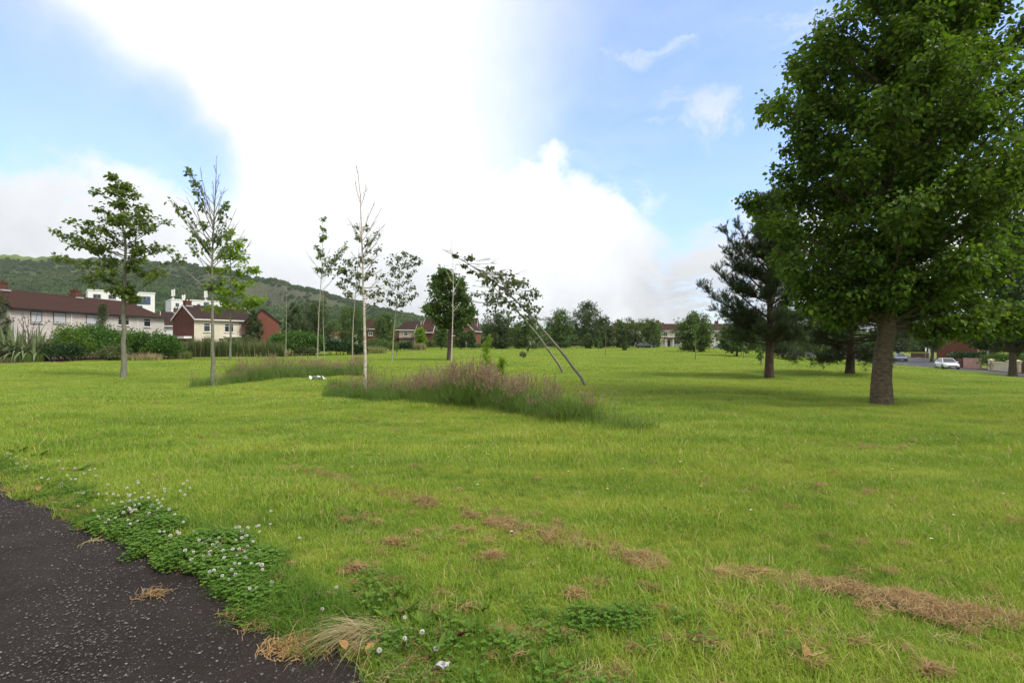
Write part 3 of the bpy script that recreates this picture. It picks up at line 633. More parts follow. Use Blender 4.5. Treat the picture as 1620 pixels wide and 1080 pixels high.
# small pine bush by the terrace and conifer seedling in long grass
# ------------------------------------------------------------------ far and middle trees
def far_tree(name, label, x0, x1, ytop, Y, mat, seed, cat='tree', group=None, low=.12, n=46, leaf=None, bark='bark_brown', shape='round', trunk_r=None, nL=15, gap=1.):
    g = G(seed); cx = atY((x0+x1)/2, Y); z0 = tz(cx, Y); H = zAt(ytop, Y)-z0; r = (x1-x0)/2*Y/F*1.1
    zl = low*H
    if shape == 'round': pr = [(zl, r*.55, 0), (zl+.12*H, r*.85, 0), (.45*H, r*1.08, 0), (.7*H, r*1.0, 0), (.86*H, r*.75, 0), (.95*H, r*.45, 0)]
    elif shape == 'broad': pr = [(zl, r*.6, 0), (zl+.1*H, r*.95, 0), (.5*H, r*1.1, 0), (.76*H, r*.98, 0), (.9*H, r*.68, 0), (.95*H, r*.4, 0)]
    else: pr = [(zl, r*.7, 0), (zl+.15*H, r, 0), (.5*H, r*.75, 0), (.8*H, r*.4, 0), (.97*H, r*.1, 0)]
    size = min(r*.34, H*.17)
    lf = leaf or .0026*Y
    t = tree(name, label, cat, (cx, Y, z0), [(0, 0, 0), (r*.03, 0, .4*H), (0, 0, .85*H)], trunk_r or max(.08, .03*H), .03, crown_pads(g, pr, int(n*1.4), size, sq=.8, inner=.5),
             M[bark], M[mat], nT=6, nL=nL, leafL=lf, leafW=lf*.72, rise=.6, hmin=max(.3, zl*.7), seed=seed, group=group, spread=size*.35, flat=.8, twig_r=.015, sides=7, limb_k=4)
    return t
far_tree('broadleaf_tree', 'dark wide-spreading tree right of the red-brick houses', 764, 814, 493, 106, 'dark_leaf', 301, low=.03, shape='broad', n=60)
far_tree('broadleaf_tree', 'dark tree standing behind the leaning birches', 806, 862, 503, 110, 'mid_leaf', 302, low=.03, shape='broad', n=60)
far_tree('broadleaf_tree', 'mid-green tree just left of the tallest far tree', 862, 908, 488, 118, 'mid_leaf', 303, low=.22)
far_tree('broadleaf_tree', 'tallest of the far trees, tall open crown on the skyline', 900, 957, 475, 124, 'dark_leaf', 304, low=.2, n=52)
far_tree('broadleaf_tree', 'small dark tree on the right shoulder of the tallest far tree', 940, 969, 500, 126, 'dark_leaf', 305, low=.06)
far_tree('broadleaf_tree', 'round green tree hiding the left end of the far cream houses', 966, 1010, 504, 128, 'mid_leaf', 306, low=.05, shape='broad')
far_tree('broadleaf_tree', 'round green tree beside the porch of the far cream houses', 1002, 1049, 504, 126, 'mid_leaf', 307, low=.05, shape='broad')
far_tree('broadleaf_tree', 'rounded tree alone on the lawn before the far cream houses', 1069, 1127, 494, 76, 'mid_leaf', 308, low=.08, n=64, shape='broad', leaf=.24)
far_tree('broadleaf_tree', 'low round tree on the lawn left of the tall pine', 1136, 1196, 510, 58, 'mid_leaf', 309, low=.2, n=56, shape='broad', leaf=.2)
far_tree('small_tree', 'pale slender young tree before the dark far trees', 922, 938, 526, 112, 'pale_leaf', 310, low=.1, n=18, bark='bark_grey')
far_tree('small_tree', 'pale green conical young tree before the dark far trees', 938, 954, 522, 110, 'pale_leaf', 311, low=.1, n=18, shape='cone', bark='bark_grey')
far_tree('small_tree', 'little grey-green bush tree on a bare patch of the far lawn', 984, 993, 541, 86, 'pale_leaf', 312, low=.2, n=10, bark='bark_grey')
# middle left, in front of and among the houses
far_tree('broadleaf_tree', 'dark rounded tree between the red gable and the dense wood', 450, 478, 476, 100, 'dark_leaf', 320, low=.05)
far_tree('broadleaf_tree', 'wide dense dark tree behind the leaning-topped young tree', 470, 530, 474, 96, 'dark_leaf', 321, low=.03, n=64, shape='broad')
far_tree('broadleaf_tree', 'mid-green tree behind the bare white birch', 530, 582, 482, 118, 'mid_leaf', 322, low=.05, n=56)
far_tree('broadleaf_tree', 'bushy tree left of the pink-fronted house', 592, 628, 494, 118, 'mid_leaf', 323, low=.04, n=50)
far_tree('small_tree', 'light green shrubby tree below the brown roof', 598, 616, 502, 104, 'pale_leaf', 324, low=.05, n=26, shape='cone')
far_tree('broadleaf_tree', 'ivy-dark tree against the end of the pink-fronted terrace', 391, 413, 488, 82, 'dark_leaf', 325, low=.02, n=40)
far_tree('small_tree', 'bright green young tree before the red gabled house', 656, 675, 517, 104, 'bright_leaf', 326, low=.2, n=24, bark='bark_grey')
far_tree('small_tree', 'green young tree just left of the dark round tree', 686, 710, 514, 102, 'mid_leaf', 327, low=.22, n=28, bark='bark_grey')
far_tree('small_tree', 'pale yellow-green young tree just right of the dark round tree', 718, 740, 516, 100, 'pale_leaf', 328, low=.16, n=26, bark='bark_grey')
far_tree('small_tree', 'pale young tree before the right-hand red house', 738, 753, 520, 98, 'pale_leaf', 329, low=.16, n=20, bark='bark_grey')
# right background behind the limes
far_tree('broadleaf_tree', 'shaded tree left behind the tall pine', 1190, 1262, 500, 104, 'dark_leaf', 330, low=.06, shape='broad', n=50)
far_tree('broadleaf_tree', 'shaded tree behind the spreading pine', 1262, 1330, 492, 98, 'mid_leaf', 331, low=.12, shape='broad', n=50)
far_tree('broadleaf_tree', 'dark tree past the junction, behind the thick lime trunk', 1392, 1450, 478, 128, 'dark_leaf', 332, low=.12, shape='broad', n=54)
far_tree('broadleaf_tree', 'dark tree left of the brick house past the junction', 1450, 1500, 490, 90, 'mid_leaf', 333, low=.3, n=50)
far_tree('broadleaf_tree', 'dark tree over the hedge beside the brick house', 1540, 1606, 470, 88, 'dark_leaf', 334, low=.2, shape='broad', n=54)
far_tree('broadleaf_tree', 'dark tree behind the cream garden wall', 1600, 1660, 480, 76, 'dark_leaf', 335, low=.2, shape='broad', n=50)
# skyline greenery left behind the terrace
far_tree('broadleaf_tree', 'dark tree at the near end of the long brown-roofed terrace', -34, 12, 460, 58, 'dark_leaf', 336, low=.05, n=46)
# staked saplings on the far lawn
for k, (x, yb, yt, r_) in enumerate([(1100, 569, 516, 2.5), (1176, 567, 538, 3), (958, 562, 514, 8), (947, 556, 540, 2), (1204, 577, 550, 2), (627, 563, 542, 3), (1018, 553, 537, 2.5)]):
    b = hit(x, yb); s = b.y/F; g = G(340+k); L = pxl((x, yb), b.y); H = (yb-yt)*s
    pads = [((g.normal(0, .12), g.normal(0, .12), H*z), (r_*s, r_*s, H*.12)) for z in (.5, .62, .74, .86, .96)]
    lab = {0: 'tall thin sapling beside the rounded lawn tree', 1: 'short thin sapling before the low round lawn tree', 2: 'narrow leafy sapling right of the tallest far tree', 3: 'tiny sapling left of the narrow leafy sapling', 4: 'bare little sapling just left of the tall pine trunk', 5: 'thin sapling in front of the pink-fronted house', 6: 'spindly sapling on the far lawn before the porch'}[k]
    tree('sapling', lab, 'tree', b, [(0, 0, 0), (.03, 0, H*.5), (0, 0, H)], .05, .015, pads, M['bark_grey'], M['mid_leaf' if k != 2 else 'dark_leaf'], nT=3, nL=5 if k != 2 else 12, leafL=.2, leafW=.14, hmin=.2, seed=350+k, group='young saplings planted on the far lawn', spread=.15)

# ------------------------------------------------------------------ shrubs, hedges, rushes
def shrub(name, label, cat, base, pads, mat, n, L, W, seed, group=None, up=.5, stem='bark_brown', shell=.55):
    g = G(seed); root = empty(name, base); tag(root, label, cat, group)
    w = MB(); lv = MB(); xs_ = [p[0][0]*.7 for p in pads]; w.tube([(min(xs_), 0, -.05), (0, 0, -.04), (max(xs_), 0, -.05)], .05, 5)
    for (c, r) in pads:
        c = np.array(c, float); r = np.array(r, float)
        w.tube(bez((c[0]*.7, 0, -.06), c, .05, g, 5), np.linspace(.03, .01, 5), 4, cap=False)
        m = int(n*g.uniform(.8, 1.2)); d = unit(g.normal(0, 1, (m, 3))); d[:, 2] = np.abs(d[:, 2])*1.0-.25*g.random(m)
        rad = g.uniform(shell, 1.05, m)[:, None]
        bumpy = 1+.16*np.sin(d[:, :1]*7+c[0]*3)*np.sin(d[:, 2:]*8+c[1]*2)
        P = c+d*r*rad*bumpy; P[:, 2] = np.maximum(P[:, 2], .03)
        D = d*.7+g.normal(0, .5, (m, 3)); D[:, 2] += up-.35
        add_leaves(lv, P, D, L*g.uniform(.6, 1.3, m), W*g.uniform(.7, 1.2, m), g, flat=.7)
    w.obj('stem', M[stem], root, smooth=True); lv.obj('foliage', M[mat], root)
    return root
def px_shrub(name, label, cat, x0, x1, ytop, Y, mat, seed, nr=12, n=170, leaf=.2, prof=None, group=None, wide=.45, stem='bark_brown', up=.5):
    g = G(seed); xa, xb = atY(x0, Y), atY(x1, Y); cx = (xa+xb)/2; z0 = tz(cx, Y); W = xb-xa
    pads = []
    for i in range(nr):
        u = (i+g.uniform(.2, .8))/nr; x = xa+u*W-cx
        top = zAt(ytop if prof is None else np.interp(u, *zip(*prof)), Y)-z0
        for _ in range(2):
            rz = top*g.uniform(.38, .55); rx = W/nr*g.uniform(.9, 1.5)
            pads.append(((x*(1-.5*rx/W), g.uniform(-1, 1)*wide*min(W, top*2)*.5, max(.1, top*g.uniform(.86, 1.02)-rz)), (rx, max(rx, rz)*.9, rz)))
        pads.append(((x*.96, g.uniform(-1, 1)*wide*min(W, top)*.7-.3*top, top*.3), (W/nr*1.2, top*.4, top*.35)))
    return shrub(name, label, cat, (cx, Y, z0), pads, M[mat] and mat, n, leaf, leaf*.65, seed, group, up, stem)
px_shrub('shrub', 'light green rounded shrub beside the spiky flax', 'shrub', 88, 146, 508, 44, 'shrub_light', 401, 7, 330, .17, prof=[(0, 512), (.4, 508), (1, 540)])
px_shrub('shrub', 'dark low shrub at the foot of the light green one by the flax', 'shrub', 78, 128, 542, 41, 'shrub_dark', 402, 5, 220, .15)
px_shrub('shrub', 'long glossy green shrub in front of the terrace windows', 'shrub', 118, 206, 511, 47, 'shrub_leaf', 403, 11, 380, .18, prof=[(0, 509), (.5, 512), (1, 520)])
px_shrub('shrub', 'broad green shrub mound below the end of the terrace', 'shrub', 194, 282, 519, 46, 'shrub_leaf', 404, 11, 360, .18, prof=[(0, 519), (.6, 521), (.85, 528), (1, 545)])
px_shrub('shrub', 'straggly brown-tinged shrub behind the sycamore trunk', 'shrub', 160, 200, 545, 42, 'birch_leaf', 405, 5, 160, .14)
px_shrub('shrub', 'big loose green shrub at the right end of the rushes', 'shrub', 430, 512, 518, 58, 'shrub_leaf', 406, 11, 300, .2, prof=[(0, 530), (.3, 519), (.7, 521), (1, 530)])
px_shrub('shrub', 'dark green shrub mass behind the leaning-topped young tree', 'shrub', 500, 576, 535, 60, 'shrub_dark', 407, 9, 280, .2, prof=[(0, 532), (.5, 536), (1, 546)])
px_shrub('shrub', 'purplish low shrub before the cream house', 'shrub', 378, 410, 530, 60, 'birch_leaf', 408, 5, 150, .16)
px_shrub('shrub', 'olive shrub clump before the dark shrub mass', 'shrub', 466, 502, 548, 56, 'birch_leaf', 409, 5, 160, .15)
px_shrub('shrub', 'grey-green shrub bank left of the clipped hedge', 'shrub', 574, 628, 533, 84, 'pale_leaf', 410, 7, 190, .24, prof=[(0, 540), (.4, 533), (1, 542)])
px_shrub('hedge', 'low dark clipped hedge on the lawn by the pink house', 'hedge', 618, 651, 541, 88, 'shrub_dark', 411, 7, 200, .2)
px_shrub('shrub', 'small round shrub at the red gabled house', 'shrub', 673, 690, 538, 112, 'mid_leaf', 412, 4, 140, .25)
px_shrub('hedge', 'dark hedge line beneath the far round trees', 'hedge', 896, 1000, 540, 138, 'dark_leaf', 413, 12, 130, .34)
px_shrub('shrub', 'reddish dark shrub at the foot of the far left trees', 'shrub', 878, 900, 541, 112, 'dark_leaf', 414, 4, 140, .28)
px_shrub('hedge', 'garden hedge behind the pink wall on the right', 'hedge', 1508, 1566, 555, 82, 'shrub_dark', 415, 8, 220, .24)
px_shrub('hedge', 'lighter garden hedge behind the cream wall', 'hedge', 1562, 1628, 556, 66, 'mid_leaf', 416, 8, 220, .22)
px_shrub('hedge', 'thick hedge closing the lawn behind the dark round tree', 'hedge', 690, 770, 543, 122, 'mid_leaf', 417, 9, 140, .3)
px_shrub('hedge', 'hedge along the far edge of the lawn behind the leaning trees', 'hedge', 766, 880, 541, 128, 'dark_leaf', 418, 12, 130, .32)
px_shrub('hedge', 'far hedge by the blue car', 'hedge', 1150, 1330, 545, 128, 'dark_leaf', 419, 14, 130, .32)
px_shrub('shrub', 'scrubby bush at the left end of the rushes', 'shrub', 262, 292, 548, 49, 'shrub_leaf', 420, 4, 200, .15)
px_shrub('hedge', 'dense hedge along the gardens behind the rushes', 'hedge', 276, 440, 540, 66, 'shrub_dark', 421, 14, 200, .22)
# upright pine bush by the terrace
b = Vector((atY(163, 54), 54, 0)); H = zAt(482, 54)
g = G(431); pads = [((g.normal(0, .12), g.normal(0, .1), H*z), (1.5*(1-z)+.25, 1.5*(1-z)+.25, .55)) for z in np.linspace(.2, .96, 12)]
t = tree('pine_bush', 'small upright pine bush in front of the terrace windows', 'tree', b, [(0, 0, 0), (0, 0, H)], .08, .02, pads, M['bark_brown'], M['pine_needle'], nT=12, nL=26, leafL=.22, leafW=.035, seed=432, flat=.4, droop=-.5, spread=.25, fold=0.)
# grass-like things
def blade_thing(name, label, cat, base, pts, h, w, mats, seed, lean=(.1, .5), n=None, segs=3, part=None, droop=.5, group=None, split=None, wprof=None):
    g = G(seed); mb = MB(); m = len(pts)
    mi = (g.random(m) < (split or 0)).astype(int)
    pts = np.asarray(pts, float)
    for k in (0, 1):
        s = mi == k
        if s.sum(): add_blades(mb, pts[s], g.uniform(0, 6.28, s.sum()), h[s] if np.ndim(h) else np.full(s.sum(), h), g.uniform(*lean, s.sum()), w*g.uniform(.6, 1.3, s.sum()), segs, k, g, droop, wprof)
    if part:
        root = empty(name, base); tag(root, label, cat, group); mb.obj(part, mats, root); return root
    return tag(mb.obj(name, mats, loc=base), label, cat, group)
# long row of rushes
g = G(441); Y = 53.; n = 9000
u = g.uniform(0, 1, n); px = 276+176*u+g.normal(0, 1.5, n); d = g.uniform(-1.2, 1.2, n); x0 = atY(364, Y)
X = (px-CX)/F*(Y+d)-x0; top = np.interp(u, [0, .05, .15, .5, .8, .97, 1], [1.5, 2.2, 2.75, 2.5, 2.3, 2.1, 1.4])
h = top*(.75+.35*np.clip(np.sin(u*47)*.5+np.sin(u*23+1)*.5, -.6, 1)*.35+g.uniform(-.25, .12, n))
blade_thing('rush_bed', 'long bed of tall upright green rushes with straw-coloured tips', 'rushes', (x0, Y, 0), np.stack([X, d, np.full(n, -.03)], 1), h, .045, [M['rush'], M['straw_pale']], 442, (.02, .28), split=.12)
g = G(443); n = 1500; Y = 92.; x0 = atY(661, Y)
X = (g.uniform(650, 673, n)-CX)/F*Y-x0
blade_thing('reed_clump', 'tan reed clump at the right end of the clipped hedge', 'reeds', (x0, Y, 0), np.stack([X, g.uniform(-1, 1, n), np.zeros(n)], 1), g.uniform(.9, 1.55, n), .07, [M['rush'], M['straw_pale']], 444, (.02, .3), split=.6)
for k, (x, Y, w_, hh, c, lab) in enumerate([(46, 39.5, 1.2, .95, .05, 'thick green grass tuft at the foot of the flax'), (14, 39, 1., .55, .3, 'smaller grass tuft left of the one under the flax'), (238, 43, 1.2, .75, .75, 'straw-coloured grass clump below the broad shrub mound'), (205, 42, .8, .7, .5, 'dry grass clump right of the sycamore trunk'), (290, 46.5, .9, .9, .3, 'grass clump joining the shrubs and the rushes'), (590, 66, 2.2, 1.3, .4, 'tan grass clump right of the white birch'), (566, 62, 1.6, 1.1, .2, 'green grass clump behind the white birch trunk')]):
    g = G(450+k); n = int(500*w_); r_ = g.uniform(0, 1, n)**.5*w_; a = g.uniform(0, 6.28, n)
    blade_thing('grass_clump', lab, 'grass clump', (atY(x, Y), Y, 0), np.stack([r_*np.cos(a)*.8, r_*np.sin(a)*.6, np.zeros(n)], 1), hh*g.uniform(.6, 1.1, n), .03, [M['tall_blade'], M['straw_pale']], 460+k, (.1, .7), split=c)
# spiky flax
g = G(471); Y = 41.; x0 = atY(38, Y); root = empty('flax_plant', (x0, Y, 0)); tag(root, 'huge spiky flax with arching strap leaves by the left edge', 'plant')
mb = MB(); n = 330; r_ = g.uniform(0, 1, n)**.5*1.6; a = g.uniform(0, 6.28, n)
P = np.stack([r_*np.cos(a)*1.1, r_*np.sin(a)*.8, np.zeros(n)], 1)
add_blades(mb, P, a+g.normal(0, .5, n), g.uniform(2.0, 3.5, n), np.clip(g.normal(.6, .35, n), .05, 1.3), g.uniform(.13, .22, n), 7, 0, g, 1.5, lambda t: (1 if t < .6 else 1-(t-.6)*2.2))
mb.obj('leaves', M['flax_leaf'], root)
mb = MB()
for k in range(7):
    az = g.uniform(0, 6.28); H = g.uniform(3.2, 4.1); dx = g.uniform(-.3, .9)
    T2 = bez((g.uniform(-.5, .8), 0, .5), (g.uniform(-.4, 1.6)+dx*.4, g.normal(0, .4), H), .05, g, 7); mb.tube(T2, np.linspace(.025, .012, 7), 5)
    for j in range(14):
        i = g.integers(3, 6); q = T2[i]+(T2[i+1]-T2[i])*g.random(); mb.tube([q, q+g.normal(0, .1, 3)+[0, 0, .1]], [.02, .012], 4)
mb.obj('flower_stalks', M['bark_brown'], root)
# conifer seedlings in the long grass
for (x, yb, H, sd, lab) in [(770, 622, 1.75, 481, 'bright green pine seedling poking out of the long grass'), (794, 628, 1.1, 483, 'shorter pine seedling at the side of the taller one')]:
    b = hit(x, yb); g = G(sd)
    pads = [((g.normal(0, .03), g.normal(0, .03), H*z), (.32*(1-z)+.07, .32*(1-z)+.07, .14)) for z in np.linspace(.25, .97, 9)]
    tree('pine_seedling', lab, 'seedling', b, [(0, 0, 0), (.01, 0, H)], .018, .006, pads, M['bark_brown'], M['bright_leaf'], nT=7, nL=22, leafL=.085, leafW=.014, seed=sd+1, flat=.3, droop=-.9, spread=.04, twig_r=.004, fold=0.)

# ------------------------------------------------------------------ houses
def house(name, label, origin, ang, L, D, He, Hr, wall='render_grey', gable='brick', roof='roof_br', ends=('gable', 'gable'), fronts=(), gables=(), chim=(), trim='white', doors=(), cat='house', split_wall=None, extra=(), ov=.12, low=None):
    root = empty(name, origin, R(ang)); tag(root, label, cat)
    yr = D/2; w = MB(); hr = Hr-.16
    w.poly([(0, 0, 0), (L, 0, 0), (L, 0, He), (0, 0, He)], 0); w.poly([(0, D, 0), (L, D, 0), (L, D, He), (0, D, He)], 0)
    for x, e in ((0, ends[0]), (L, ends[1])):
        w.poly([(x, 0, 0), (x, D, 0), (x, D, He), (x, yr, hr), (x, 0, He)] if e == 'gable' else [(x, 0, 0), (x, D, 0), (x, D, He), (x, 0, He)], 1)
    w.obj('wall', [M[wall], M[gable]], root)
    if split_wall:
        for (u0, u1, z0, z1, m) in split_wall:
            q = MB(); q.box(u0, u1, -.04, -.001, z0, z1); q.obj('wall_panel', M[m], root)
    oe = .35; sl = (Hr-He)/yr; ze = He-oe*sl+.1
    xr0 = -ov if ends[0] == 'gable' else D*.42; xr1 = L+ov if ends[1] == 'gable' else L-D*.42
    A, B, C, Dd, E, Fv = (-ov, -oe, ze), (L+ov, -oe, ze), (L+ov, D+oe, ze), (-ov, D+oe, ze), (xr0, yr, Hr), (xr1, yr, Hr)
    lowr = lambda p: (p[0], p[1], p[2]-.14)
    r = MB()
    for f in ((A, B, Fv, E), (C, Dd, E, Fv)): r.poly(f); r.poly([lowr(p) for p in f])
    for (p, q, e, en) in ((Dd, A, E, ends[0]), (B, C, Fv, ends[1])):
        if en == 'gable':
            for a_, b_ in ((p, e), (e, q)): r.poly([a_, b_, lowr(b_), lowr(a_)])
        else: r.poly([p, q, e]); r.poly([p, q, lowr(q), lowr(p)])
    for a_, b_ in ((A, B), (C, Dd)): r.poly([a_, b_, lowr(b_), lowr(a_)])
    r.obj('roof', M[roof], root)
    gt = MB(); gt.box(-ov, L+ov, -oe-.13, -oe-.003, ze-.2, ze-.03); gt.obj('gutter', M[trim], root)
    for x, en in ((-ov-.045, ends[0]), (L+ov+.003, ends[1])):
        if en == 'gable':
            bb = MB()
            for (ya, yb) in ((-oe, yr), (D+oe, yr)):
                v = []
                for xx in (x, x+.042):
                    v += [(xx, ya, ze+.03), (xx, yb, Hr+.03), (xx, yb, Hr-.24), (xx, ya, ze-.24)]
                bb.add(v, [(0, 1, 2, 3), (4, 5, 6, 7), (0, 1, 5, 4), (3, 2, 6, 7), (0, 3, 7, 4)])
            bb.obj('bargeboard', M[trim if trim != 'black' else 'black'], root)
    def panel(side, u0, u1, z0, z1, kind='window', mull=1, pane='glass', frame='white'):
        def bx(mb, a0, a1, o0, o1, c0, c1):
            if side == 'front': mb.box(a0, a1, -o1, -o0, c0, c1)
            elif side == 'left': mb.box(-o1, -o0, a0, a1, c0, c1)
            else: mb.box(L+o0, L+o1, a0, a1, c0, c1)
        f = MB(); t = .07
        bx(f, u0, u1, .02, .056, z1-t, z1); bx(f, u0, u1, .02, .056, z0, z0+t)
        bx(f, u0, u0+t, .02, .056, z0+t, z1-t); bx(f, u1-t, u1, .02, .056, z0+t, z1-t)
        for k in range(mull):
            c = u0+(u1-u0)*(k+1)/(mull+1); bx(f, c-.03, c+.03, .02, .052, z0+t, z1-t)
        if kind == 'window' and z1-z0 > .9: bx(f, u0+t, u1-t, .021, .054, z1-.42, z1-.37)
        fo = f.obj('window' if kind == 'window' else 'door', M[frame], root)
        p = MB(); bx(p, u0+t*.5, u1-t*.5, .01, .034, z0+t*.5, z1-t*.5); p.obj('pane' if kind == 'window' else 'door_panel', M[pane], fo)
        if kind == 'window':
            sl_ = MB(); bx(sl_, u0-.08, u1+.08, .002, .17, z0-.09, z0-.004); sl_.obj('sill', M['white'], fo)
        else:
            hd = MB(); bx(hd, u1-.2, u1-.16, .061, .11, z0+1., z0+1.12); hd.obj('handle', M['steel'], fo)
    for a_ in fronts: panel('front', *a_)
    for a_ in gables: panel(*a_)
    for a_ in doors: panel('front', a_[0], a_[1], .05, 2.15, 'door', 0, *(a_[2:] or ('white', 'white')))
    for (u, wd, h) in chim:
        c = MB(); c.box(u-wd/2, u+wd/2, yr-.4, yr+.4, Hr-.5, Hr+h); c.box(u-wd/2-.05, u+wd/2+.05, yr-.45, yr+.45, Hr+h-.12, Hr+h+.03, 0)
        co = c.obj('chimney', M[gable if 'brick' in gable else 'brick'], root)
        f = MB(); f.box(u-wd/2-.06, u+wd/2+.06, yr-.75, yr-.42, Hr-.32, Hr-.14); f.obj('flashing', M['lead'], co)
        for k in range(2):
            q = MB(); xx = u+(k-.5)*wd*.5; q.tube([(xx, yr, Hr+h), (xx, yr, Hr+h+.3)], [.12, .1], 8); q.obj('chimney_pot', M['roof_red'], co)
    for (nm, m, bx_) in extra:
        e = MB(); e.box(*bx_); e.obj(nm, M[m], root)
    return root
# long brown-roofed terrace on the left, near end first
fr = []
for (p0, p1, z0, z1, pn) in [(48, 66, 4.0, 5.35, 'blind'), (84, 104, 4.05, 5.4, 'blind'), (136, 155, 4.05, 5.4, 'blind'), (186, 204, 4.1, 5.35, 'glass'), (227, 238, 4.0, 5.3, 'glass')]:
    X = -58.6; ya = X*F/(p0-CX); yb = X*F/(p1-CX); fr.append((ya-59, yb-59, z0, z1, 'window', 0, pn, 'black' if pn == 'blind' else 'white'))
house('terraced_house', 'long terrace with brown tiled roof and pale rendered wall behind the shrubs', (-58.6, 59, 0), 90, 26.2, 7.4, 5.75, 8.1, 'render_grey', 'render_grey', 'roof_br', ('gable', 'hip'), fr, trim='black',
      chim=[(2.6, 1., .75), (13.2, .9, .8), (22.6, .9, .45)], extra=[('downpipe', 'white', (8.1, 8.2, -.12, -.02, 0, 5.6)), ('downpipe', 'white', (20., 20.1, -.12, -.02, 0, 5.6)), ('wall_band', 'white', (19.6, 26.2, -.05, -.002, 5.3, 5.48))])
# red gable and cream front
house('end_terrace_house', 'cream-fronted house with a red brick gable end facing the lawn', (-48.4, 77, 0), 58, 9.6, 6.6, 5.25, 7.4, 'render_cream', 'brick', 'roof_dk', ('gable', 'gable'),
      [(1.35, 2.35, 3.15, 4.5, 'window', 0), (4.55, 6.0, 3.15, 4.5, 'window', 1), (1.0, 2.6, .9, 2.2, 'window', 1), (7.9, 9., 3.2, 4.6, 'window', 1), (3.6, 4.4, .9, 2.2, 'window', 0)],
      chim=[(.6, .9, .6), (7.2, .9, .5)], doors=[(5.0, 6.2, 'black', 'white')], split_wall=[(6.95, 9.6, .02, 5.2, 'render_pink')],
      extra=[('downpipe', 'white', (9.35, 9.45, -.14, -.045, 0, 5.1)), ('porch_roof', 'white', (4.4, 6.9, -.8, -.06, 2.35, 2.55)), ('porch_roof', 'roof_dk', (7., 9.6, -.9, -.06, 2.4, 2.65)), ('garage', 'white', (-1.2, -.05, .5, 6., 2.1, 2.45))])
house('rear_house', 'dark-roofed white house glimpsed behind the red gable', (-61.0, 88, 0), 35, 5.2, 7, 4.6, 7., 'render_white', 'render_white', 'roof_dk', ('gable', 'gable'), [(2.2, 3.3, 2.6, 3.8, 'window', 1), (3.9, 4.7, 2.6, 3.8, 'window', 0)], chim=[(2.2, .8, .6)], extra=[('porch_roof', 'roof_dk', (.2, 4.9, -1.2, -.05, 1.9, 2.1))])
house('gabled_house', 'bright red brick gable with a dark verge half hidden by shrubs', (-39.1, 85, 0), 118, 9, 5.1, 4.95, 7.07, 'brick_br', 'brick_br', 'roof_dk', ('gable', 'gable'), [], trim='black', gables=[('left', 3.6, 4.1, 2.9, 4.2, 'window', 0)])
# pink-fronted and red houses, middle
house('detached_house', 'pink-rendered house with brown hipped roof and porch', (atY(626, 136), 136, 0), 6, 6.4, 6, 5.0, 7.3, 'render_pink', 'brick', 'roof_dk', ('hip', 'gable'),
      [(2.2, 3.2, 3.1, 4.4, 'window', 1), (4.9, 5.8, 3.1, 4.4, 'window', 1), (2.9, 4.3, .8, 2.1, 'window', 2)], doors=[(4.9, 5.8)], extra=[('porch_roof', 'roof_dk', (.1, 4.8, -1., -.05, 2.3, 2.6)), ('corner_pier', 'brick', (-.06, .9, -.06, -.003, 0, 4.9))])
house('gabled_house', 'red brick house with white-edged gable right of the pink house', (atY(657, 134), 134, 0), 0, 4.6, 7, 4.2, 6.2, 'brick', 'brick', 'roof_br', ('gable', 'gable'), [(1.2, 2.2, 2.8, 4., 'window', 1)])
house('row_house', 'long red brick house with brown roof behind the dark round tree', (atY(668, 140), 140, 0), -4, 15, 8, 5., 8.3, 'brick', 'brick', 'roof_br', ('gable', 'gable'),
      [(1.6, 2.6, 3.2, 4.4, 'window', 1), (1.4, 2.9, .8, 2.2, 'window', 1), (8, 9.2, 3.2, 4.4, 'window', 1), (11, 12, 3.2, 4.4, 'window', 1)], chim=[(4, .9, .7)])
house('gabled_house', 'right-hand red brick house with a white gable edge by the dark wide tree', (atY(749, 130), 130, 0), 78, 7, 3.6, 4.6, 6.5, 'brick_br', 'brick_br', 'roof_br', ('gable', 'gable'), [], gables=[('left', .9, 1.7, .8, 2.1, 'window', 1), ('left', 2., 2.7, .8, 2.1, 'window', 1), ('left', 1.4, 2.1, 3.1, 4.1, 'window', 0)])
house('bungalow', 'small white and tan roofed building deep among the dark trees', (atY(523, 128), 128, 0), 4, 5.6, 5, 2.9, 4.3, 'render_white', 'render_white', 'roof_red', ('gable', 'gable'), [(1, 2.2, 1.1, 2.2, 'window', 1)])
house('row_house', 'brown roof showing among the trees left of the pink house', (atY(572, 150), 150, 0), 5, 8, 7, 5.6, 8.4, 'brick', 'brick', 'roof_br', ('gable', 'gable'), [(2, 3.2, 3.4, 4.6, 'window', 1)])
# far cream houses, centre right
Y = 150.
X0 = atY(1044, Y)
house('terraced_house', 'far cream terrace with brown roof, white porch and parked cars', (X0, Y, tz(X0, Y)), -2, 19.5, 8, 5.0, 7.0, 'render_cream', 'brick', 'roof_br', ('gable', 'gable'),
      [(1.0, 2.2, 3.1, 4.3, 'window', 1), (4.4, 5.8, 3.1, 4.3, 'window', 1), (4.2, 5.9, .8, 2.2, 'window', 2), (14.8, 16.2, 3.1, 4.2, 'window', 1), (9, 10.2, 3.1, 4.2, 'window', 1)],
      chim=[(.3, .9, .9), (9.4, .9, .8), (18, .9, .7)], doors=[(2.2, 3.1, 'black', 'white'), (16.6, 17.5)], extra=[('porch_roof', 'roof_br', (1.1, 6.6, -1.6, -.05, 2.5, 2.75)), ('porch_post', 'white', (1.3, 1.5, -1.5, -1.3, 0, 2.48)), ('porch_post', 'white', (3.4, 3.6, -1.5, -1.3, 0, 2.48))])
